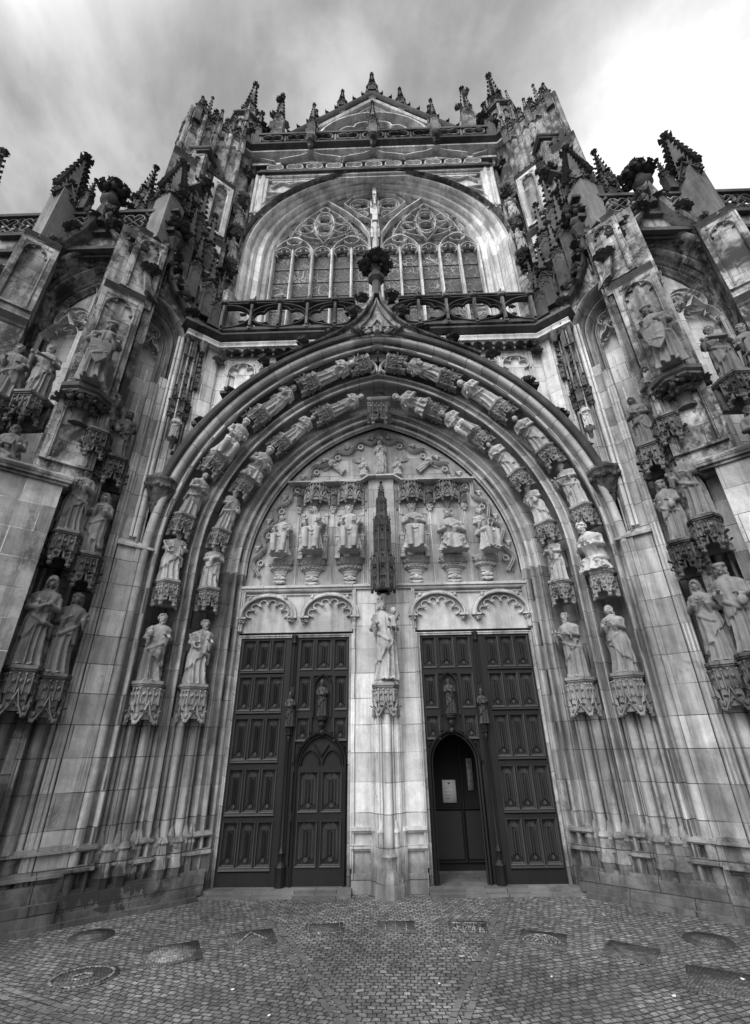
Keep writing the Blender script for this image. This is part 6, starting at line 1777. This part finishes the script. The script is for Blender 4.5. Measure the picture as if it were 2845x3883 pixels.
ARCH={(-1,1):[('harp',.78,'bearded figure playing a small harp'),('bowcross',.76,'long-robed figure with hands crossed on the breast'),('sitbook',.80,'bearded man seated and bent over an open book'),('pray',.74,'long-haired figure bowing with folded hands'),('bowpray',.74,'figure bowed double over clasped hands')],
 (-1,0):[('longbeard',.72,'long-bearded man with a gathered cloak'),('bag',.72,'bearded man holding a round bundle'),('kneelpray',.92,'kneeling bearded man with raised hands'),('bowcross',.66,'short-haired figure bowing with crossed arms'),('bowpray',.66,'slender figure bowing with joined hands')],
 (1,1):[('kneelpray',1.0,'kneeling man with joined hands leaning out'),('scroll',.78,'bearded man unrolling a scroll'),('bowcross',.74,'bowed figure hugging its cloak'),('bowpray',.76,'bowing figure with clasped hands'),('bag',.74,'curly-bearded man carrying a pouch')],
 (1,0):[('longbeard',.72,'long-bearded elder with a draped cloth'),('bag',.70,'bearded man holding a bowl-like bundle before him'),('bowcross',.70,'short-haired figure bent forward with folded arms'),('sitbook',.72,'seated bearded man bent over a book'),('kneelpray',.88,'kneeling man praying head down')]}
for (sd,o_),L in ARCH.items():
    s=1.14 if o_ else .55
    for i,(v,h,d) in enumerate(L):
        th=TH[i]
        M=SF(sd,s,-.0,3.75) if th<0 else AF(sd,s,-.0,th)
        M=M@T(0,-.03,0)@yaw(-sd*.25*(1 if th<.3 else .0))@SCL(h*1.22,h*1.15,h*1.03)
        statue(v,M,d+', '+ORD[i]+' in the '+SIDE[sd]+' '+('outer' if o_ else 'inner')+' arch band',group='statues in the arch bands')
JL={(-1,1):('jar','standing bearded man holding a lidded jar, on the outer pedestal left of the doors'),(-1,0):('harp','standing man holding a small harp, on the inner pedestal beside the left doorway'),
    (1,0):('scroll','standing man with a scroll, on the inner pedestal beside the right doorway'),(1,1):('pray','standing long-haired figure with folded hands, on the outer pedestal right of the doors')}
for (sd,o_),(v,l) in JL.items():
    statue(v,SF(sd,1.14 if o_ else .55,.04,2.40)@yaw(-sd*(.25))@SCL(.98,.95,.90),l,M_jstatue,group='large statues of the door jambs')
# Madonna
statue('mary',T(0,-.20,2.435)@SCL(1.16,1.16,1.17),'crowned stone Madonna holding the child on the pier between the two doors',M_mary)
# tympanum
for x,z,k,v,l in ((-1.66,4.37,.74,'angel','seated curly-haired angel with a harp, leftmost figure of the tympanum'),(-1.14,4.40,.86,'priest','seated hooded priest holding a jar under the far left tympanum canopy'),(-.53,4.40,.86,'king','seated crowned king with harp, left of the dark spire canopy'),
    (.53,4.40,.86,'kinghold','seated crowned long-bearded king, right of the dark spire canopy'),(1.14,4.38,1.02,'queen','crowned queen with crossed hands under the far right tympanum canopy'),(1.66,4.37,.78,'angel','seated angel musician, rightmost figure of the tympanum')):
    statue(v,T(x,-.05,z)@SCL(k*1.32,k*1.2,k*1.06)@yaw(0 if x<1.6 else .5),l,M_tymp,group='seated figures of the tympanum')
def wing(mb,M,s):
    for j in range(6): 
        a=.25+j*.22; tube(mb,[(0,0,0),(s*.5*cos(a),.01,s*.5*sin(a)),(s*(1-.06*j)*cos(a+.25),.02,s*(1-.06*j)*sin(a+.25))],[.03*s*3,.03*s*3.2,.01*s],6,M,flat=.5)
tg='relief figures above the tympanum ledge'
statue('pray',T(0,.04,5.96)@SCL(.66,.55,.74),'standing relief figure at the very top of the tympanum',M_tymp,tg)
for x,v,k,l,rot in((-.30,'kneelpray',.50,'kneeling relief angel just left of the top figure',0),(.30,'kneelpray',.50,'kneeling relief angel just right of the top figure',0),(-.66,'bowpray',.44,'small flying relief angel at the left end above the ledge',-.85),(.66,'bowpray',.44,'small flying relief angel at the right end above the ledge',.85),(.02,'angel',.30,'tiny seated relief figure in the centre above the ledge',0)):
    o=statue(v,T(x,.055 if abs(x)>.1 else -.02,5.92 if abs(x)<.5 else 6.02)@RY(rot)@SCL(k,k*.7,k),l,M_tymp,tg)
    if abs(x)>.1:
        mb=MB(); sg=1 if x>0 else -1; wing(mb,MR(sg)@T(.10,.06,.62)@RY(.1),.42 if abs(x)<.5 else .5); w=part(mb,'wing',M_tymp,o)
# little dark figures on the tympanum colonnettes
for x in(-1.42,-.83,.83,1.42):
    statue('book',T(x,.03,5.33)@SCL(.34),'tiny dark statuette between tympanum canopies, '+{-1.42:'far left',-.83:'left of centre',.83:'right of centre',1.42:'far right'}[x],M_statue_dark,'statuettes of the tympanum')
# flank columns
FL={(-1,1):[('hoodcross','tall veiled woman in heavy drapery','lowest'),('pray','long-haired woman with clasped hands','middle'),('caphold','veiled figure holding a vessel','upper')],
    (-1,0):[('out','turbaned young woman stretching out a hand','lowest'),('hoodpray','veiled woman with joined hands','middle'),('caphold','capped woman holding a bundle','upper')],
    (1,0):[('hoodpray','hooded woman bowing over joined hands','lowest'),('caphold','capped woman carrying a lantern-like bag','middle'),('hoodcross','hooded woman with folded arms','upper')],
    (1,1):[('caphold','capped woman looking down at a bundle','lowest'),('out','long-haired woman holding out a lamp','middle'),('hoodcross','dark hooded woman with crossed arms','upper')]}
for (sd,o_),L in FL.items():
    s=2.50 if o_ else 2.20
    for i,(v,d,w) in enumerate(L):
        z=(2.45,4.05,5.58)[i] if o_ else (2.40,3.85,5.30)[i]
        h=(1.04,.98,.95)[i] if o_ else (.97,.92,.88)[i]
        tc=T_CONGD if i==0 else T_COND
        inst(tc,'statue_pedestal' if i==0 else 'statue_console',SF(sd,s,.08 if not o_ else .16,z)@SCL(.98,1.05,1.0),church)
        statue(v,SF(sd,s,.18 if not o_ else .26,z)@yaw(-sd*(.35 if i%2 else .1))@SCL(h*.98,h*.98,h),d+', '+w+' in the '+SIDE[sd]+' flank\'s '+('outer' if o_ else 'inner')+' column',(M_statue_mid if i<2 else M_statue_dark),'statues on the flanks')
for sd in(-1,1):
    statue('shield',SF(sd,2.78,.58,6.14)@yaw(-sd*.15)@SCL(1.22,1.22,1.18),'dark stone knight behind a big carved shield on the '+SIDE[sd]+' buttress',M_statue_mid,'knights on the buttresses')
    statue('book',SF(sd,1.52,.15,6.02)@SCL(.46),'small pale statuette on the '+SIDE[sd]+' hanging pinnacle beside the arch',M_statue,'statuettes of the hanging pinnacles')
    for j,(X,Z,v,d) in enumerate(((4.92,6.10,'scroll','bearded man at the buttress side'),(5.38,6.08,'bag','bearded man further out'),(4.95,4.62,'book','bearded man with a book below them'))):
        M=T(sd*X,-2.0,Z)
        inst(T_COND,'statue_console',T(sd*X,-1.9,Z)@SCL(1.1),church)
        statue(v,M@yaw(-sd*.5)@SCL(1.02),'weathered '+d+', before the '+SIDE[sd]+' side window',M_statue_mid if j!=1 else M_statue_mid,'statues before the side windows')
    for j,z in enumerate((11.0,13.75,12.40)):
        statue(('book','scroll','out')[j],T(sd*3.60,.26,z)@yaw(-sd*.3)@SCL(.86),('dark' if j==0 else 'pale')+' niche statue beside the great window, '+('lowest','topmost','middle')[j]+' on the '+SIDE[sd],(M_statue_dark if j==0 else M_statue),'niche statues beside the great window')
# saints carved on the oak doors
leaves=[o for o in church.children if o.name.startswith('door_leaf')]; posts=[o for o in church.children if o.name.startswith('door_post')]
for sd in(-1,1):
    L=[o for o in leaves if abs(o.bound_box[0][0]+o.bound_box[6][0])/2<1.1 and (o.bound_box[0][0]>0)==(sd>0)][0]
    o=figobj(FV['bishop' if sd<0 else 'longbeard'],M_woodc,'carved_saint'); o.parent=L; o.matrix_world=toM(T(sd*.90,.0,2.01)@SCL(.47))
    P_=[o for o in posts if (o.bound_box[0][0]>0)==(sd>0)][0]
    o=figobj(FV['bishop'],M_woodc,'carved_saint'); o.parent=P_; o.matrix_world=toM(T(sd*1.34,-.03,1.88)@SCL(.44))

# ================================================================== notices inside the open wicket
no=empty('paper_notice',None,(.875,.73,1.04)); tag(no,'white paper notice with small printed lines on the dark inner door','notice')
mb=MB(); box(mb,None,-.095,.095,-.004,.0,-.14,.14); mb.build('sheet',M_paper,no,0)
mb=MB(); box(mb,None,-.012,.012,-.006,-.005,.085,.105); box(mb,None,-.016,-.008,-.006,-.005,.10,.115); box(mb,None,.006,.016,-.006,-.005,.10,.112)
for z,a,b in((.055,-.055,.05),(.03,-.065,.0),(.0,-.065,.02),(-.012,-.065,.035),(-.04,-.065,.03),(-.052,-.06,.035),(-.075,-.065,.01),(-.087,-.05,.0)): 
    x=a
    while x<b: 
        w=rnd.uniform(.008,.02); box(mb,None,x,min(b,x+w),-.006,-.005,z,z+.004); x+=w+.004
mb.build('print',M_ink,no,0)
st=empty('prohibition_strip',None,(1.19,.73,1.25)); tag(st,'narrow grey vertical strip of five round prohibition signs right of the paper notice','sign')
mb=MB(); box(mb,None,-.04,.04,-.004,0,-.20,.20); mb.build('strip',M_stick,st,0)
for j in range(5):
    mb=MB(); c=.16-.08*j
    rib(mb,T(0,-.004,c),arc(0,0,.028,0,2*pi,20)[:-1],[(.003,0),(.003,.002),(-.003,.002),(-.003,0)],True)
    if j<4: 
        rib(mb,T(0,-.004,c),[(-.019,.019),(.019,-.019)],[(.0022,0),(.0022,.003),(-.0022,.003),(-.0022,0)])
        if j==0: box(mb,T(0,-.004,c),-.010,.010,-.001,0,-.010,.006); box(mb,T(0,-.004,c),-.004,.004,-.001,0,.006,.013)
        elif j==1: box(mb,T(0,-.004,c),-.012,.008,-.001,0,-.004,.004); box(mb,T(0,-.004,c),-.010,-.006,-.001,0,-.014,0)
        elif j==2: box(mb,T(0,-.004,c),-.014,.014,-.001,0,-.003,.001)
        else: box(mb,T(0,-.004,c),-.009,.009,-.001,0,-.008,.009); box(mb,T(0,-.004,c),-.013,-.007,-.001,0,-.014,-.006)
    else: box(mb,T(0,-.004,c),-.006,-.003,-.001,0,-.012,.012); box(mb,T(0,-.004,c),.003,.006,-.001,0,-.012,.012)
    mb.build('sign_ring',M_ink,st,0)

# ================================================================== ground
GZ=.055
def sheetpoly(name,P,mat,z=GZ,n=1):
    mb=MB(); mb.add([(x,y,z) for x,y in P],[tuple(range(len(P)))]); o=mb.build(name,mat,None,0); return tag(o,kind='structure')
gl=[(-1.75,.35),(-1.46,-.39),(-1.02,-1.39),(-.60,-2.27),(-.27,-2.95),(-.20,-3.4),(-.2,-400)]
gr=[(1.35,.35),(1.23,-.56),(.89,-1.66),(.57,-2.51),(.42,-2.96),(.35,-3.4),(.35,-400)]
sheetpoly('pavement',gl+gr[::-1],M_cob)
sheetpoly('pavement',[(-400,.35),(-400,-400)]+gl[::-1],M_cob2)
sheetpoly('pavement',gr+[(400,-400),(400,.35)],M_cob3)
sheetpoly('ground',[(-400,400),(-400,.35),(400,.35),(400,400)],M_cob)
gl2=[(0,0),(-3.6,-2.05),(-2.78,-2.5),(-2.3,-2.72),(-1.75,-2.98),(-1.2,-3.25)]
for nm,g in(('gutter',gl),('gutter',gr),('gutter',gl2)):
    mb=MB(); P=np.array(g[1:6]); L=resample([tuple(p) for p in P],24)
    for off,w in((-.055,.045),(.035,.045)):
        d=np.gradient(L,axis=0); d/=np.linalg.norm(d,axis=1)[:,None]; nn=np.c_[-d[:,1],d[:,0]]
        Q=L+nn*off
        for i in range(23):
            a,b=Q[i],Q[i+1]; n_=nn[i]*w/2; m_=(b-a)*.03; zz=GZ+.003+rnd.uniform(0,.003)
            mb.add([(*(a+m_-n_),zz),(*(b-m_-n_),zz),(*(b-m_+n_),zz),(*(a+m_+n_),zz)],[(0,1,2,3) if np.cross(b-a,n_)>0 else (3,2,1,0)])
    tag(mb.build(nm,M_band,None,0),kind='structure')
def pav(x,y,rot,w,h,label,fn,mat=M_mosaic,round_=False):
    o=empty('paving_panel',None,(x,y,GZ)); o.rotation_euler=(0,0,rot); tag(o,label,'paving panel','decorated panels let into the cobbles')
    mb=MB()
    if round_: lathe(mb,SCL(1,h/w,1),[(w*.5,0),(w*.5,.006)],28)
    else: box(mb,None,-w/2,w/2,-h/2,h/2,0,.006)
    mb.build('slab',mat,o,0)
    mb=MB(); fn(mb); 
    if mb.n: mb.build('inlay',M_mosaicl,o,0)
UP=basis((0,0,.006),(1,0,0),(0,0,-1),(0,1,0))  # draw in the ground plane
def strokes(mb,S,w=.010,d=.006):
    w*=1.5; d=.009
    for p in S: rib(mb,UP,p,[(w/2,0),(w/2,d),(-w/2,d),(-w/2,0)])
def letters(mb):
    G={'X':[[(0,0),(1,1)],[(0,1),(1,0)]],'E':[[(1,0),(0,0),(0,1),(1,1)],[(0,.5),(.7,.5)]],'D':[[(0,0),(0,1),(.6,.9),(1,.5),(.6,.1),(0,0)]],'M':[[(0,0),(0,1),(.5,.4),(1,1),(1,0)]],'K':[[(0,0),(0,1)],[(1,1),(0,.5),(1,0)]]}
    for i,c in enumerate('XEDMEK'):
        strokes(mb,[[(-.155+.052*i+.036*x,-.05+.17*z) for x,z in p] for p in G[c]],.009)
    strokes(mb,[[(-.17,-.10),(.16,-.10)],[(-.17,.15),(.17,.15)]],.006)
pav(.74,-1.26,-.08,.36,.44,'dark square pavement panel with raised lettering in front of the right door',letters)
def arcs_(mb):
    for r in(.05,.085,.12,.155): strokes(mb,[[(r*cos(a),-.08+r*1.2*sin(a)) for a in np.linspace(.1,pi-.1,14)]],.012)
    strokes(mb,[[(-.1,-.13),(.1,-.13)]],.01)
pav(1.35,-1.55,-.35,.40,.42,'dark pavement panel with concentric raised arcs right of the right gutter',arcs_)
def diag(mb): strokes(mb,[[(-.12,-.12),(.12,.12)],[(-.12,.12),(.12,-.12)],[(-.15,0),(0,.15),(.15,0),(0,-.15),(-.15,0)]],.008)
pav(1.99,-1.85,-.6,.40,.40,'dark tilted pavement panel with a faint lozenge, second from the right',lambda mb:None)
pav(2.45,-2.46,-.5,.6,.5,'dark pavement panel at the right edge of the picture',lambda mb:None)
pav(.05,-1.19,.0,.36,.34,'plain dark pavement panel in front of the middle pier',lambda mb:strokes(mb,[[(-.1,.1),(-.1,-.1)],[(0,.1),(0,-.1)],[(.1,.1),(.1,-.1)]],.006))
pav(-.64,-1.22,.12,.36,.34,'pavement panel with a faint border in front of the left door',lambda mb:strokes(mb,[[(-.15,-.14),(.15,-.14),(.15,.14),(-.15,.14),(-.15,-.14)]],.006))
pav(-1.28,-1.45,.35,.42,.40,'dark pavement panel left of the left gutter',lambda mb:strokes(mb,[[(-.13,-.1),(0,.14),(.13,-.1)]],.010))
pav(-1.87,-1.80,.45,.46,.46,'pavement panel with a pale round medallion, second from the left',lambda mb:lathe(mb,SCL(1,1,1),[(.19,0),(.19,.010)],28))
def ring_(mb): strokes(mb,[[(.22*cos(a),.18*sin(a)) for a in np.linspace(0,2*pi,28)],[(.07*cos(a),.05*sin(a)) for a in np.linspace(0,2*pi,16)]],.014)
pav(-2.38,-2.25,.5,.52,.46,'rounded pavement panel with a raised ring at the far left',ring_,round_=True)
for x,y,l in((-2.83,-1.35,'round dark iron cover in the cobbles at the left'),(2.79,-1.59,'round dark iron cover in the cobbles at the right')):
    o=empty('manhole_cover',None,(x,y,GZ)); tag(o,l,'manhole cover','iron covers in the paving')
    mb=MB(); lathe(mb,I4(),[(.20,0),(.20,.005)],28); mb.build('frame',M_iron,o,0)
    mb=MB(); lathe(mb,I4(),[(.13,.005),(.13,.010)],24); mb.build('lid',M_mosaic,o,0)
LT=[(2.57,-2.36,.03,'white scrap near the right edge of the cobbles'),(1.94,-2.61,.028,'pale torn scrap low on the right'),(-1.15,-2.47,.02,'pale fleck on the left cobbles'),(-.80,-2.84,.018,'tiny pale scrap near the bottom left'),(.58,-1.90,.035,'small pale flat stone chip in the middle cobbles'),(.01,-.27,.035,'white scrap at the foot of the middle pier'),(2.17,-.89,.035,'dry curled leaf near the right wall foot'),(-1.9,-.95,.035,'dark dead leaf near the left wall foot'),(.35,-2.4,.014,'tiny white dot beside the right gutter'),(1.2,-2.3,.014,'tiny pale crumb right of the right gutter')]
for x,y,s_,l in LT:
    mb=MB(); P=[(s_*(1+.35*rnd.uniform(-1,1))*cos(a)*(.9 if s_>.03 else .6),s_*(1+.35*rnd.uniform(-1,1))*sin(a)*.6) for a in np.linspace(0,2*pi,7,endpoint=False)]
    prism(mb,None,P,0,.006,.8); o=mb.build('leaf_litter' if 'leaf' in l else 'litter_scrap',M_iron if 'dark' in l else (M_stick if 'leaf' in l or 'stone' in l else M_paper),None,0); o.location=(x,y,GZ+.003); o.rotation_euler=(.1,.1,rnd.uniform(0,6)); tag(o,l,'litter')
SC.collection.objects.unlink if False else None
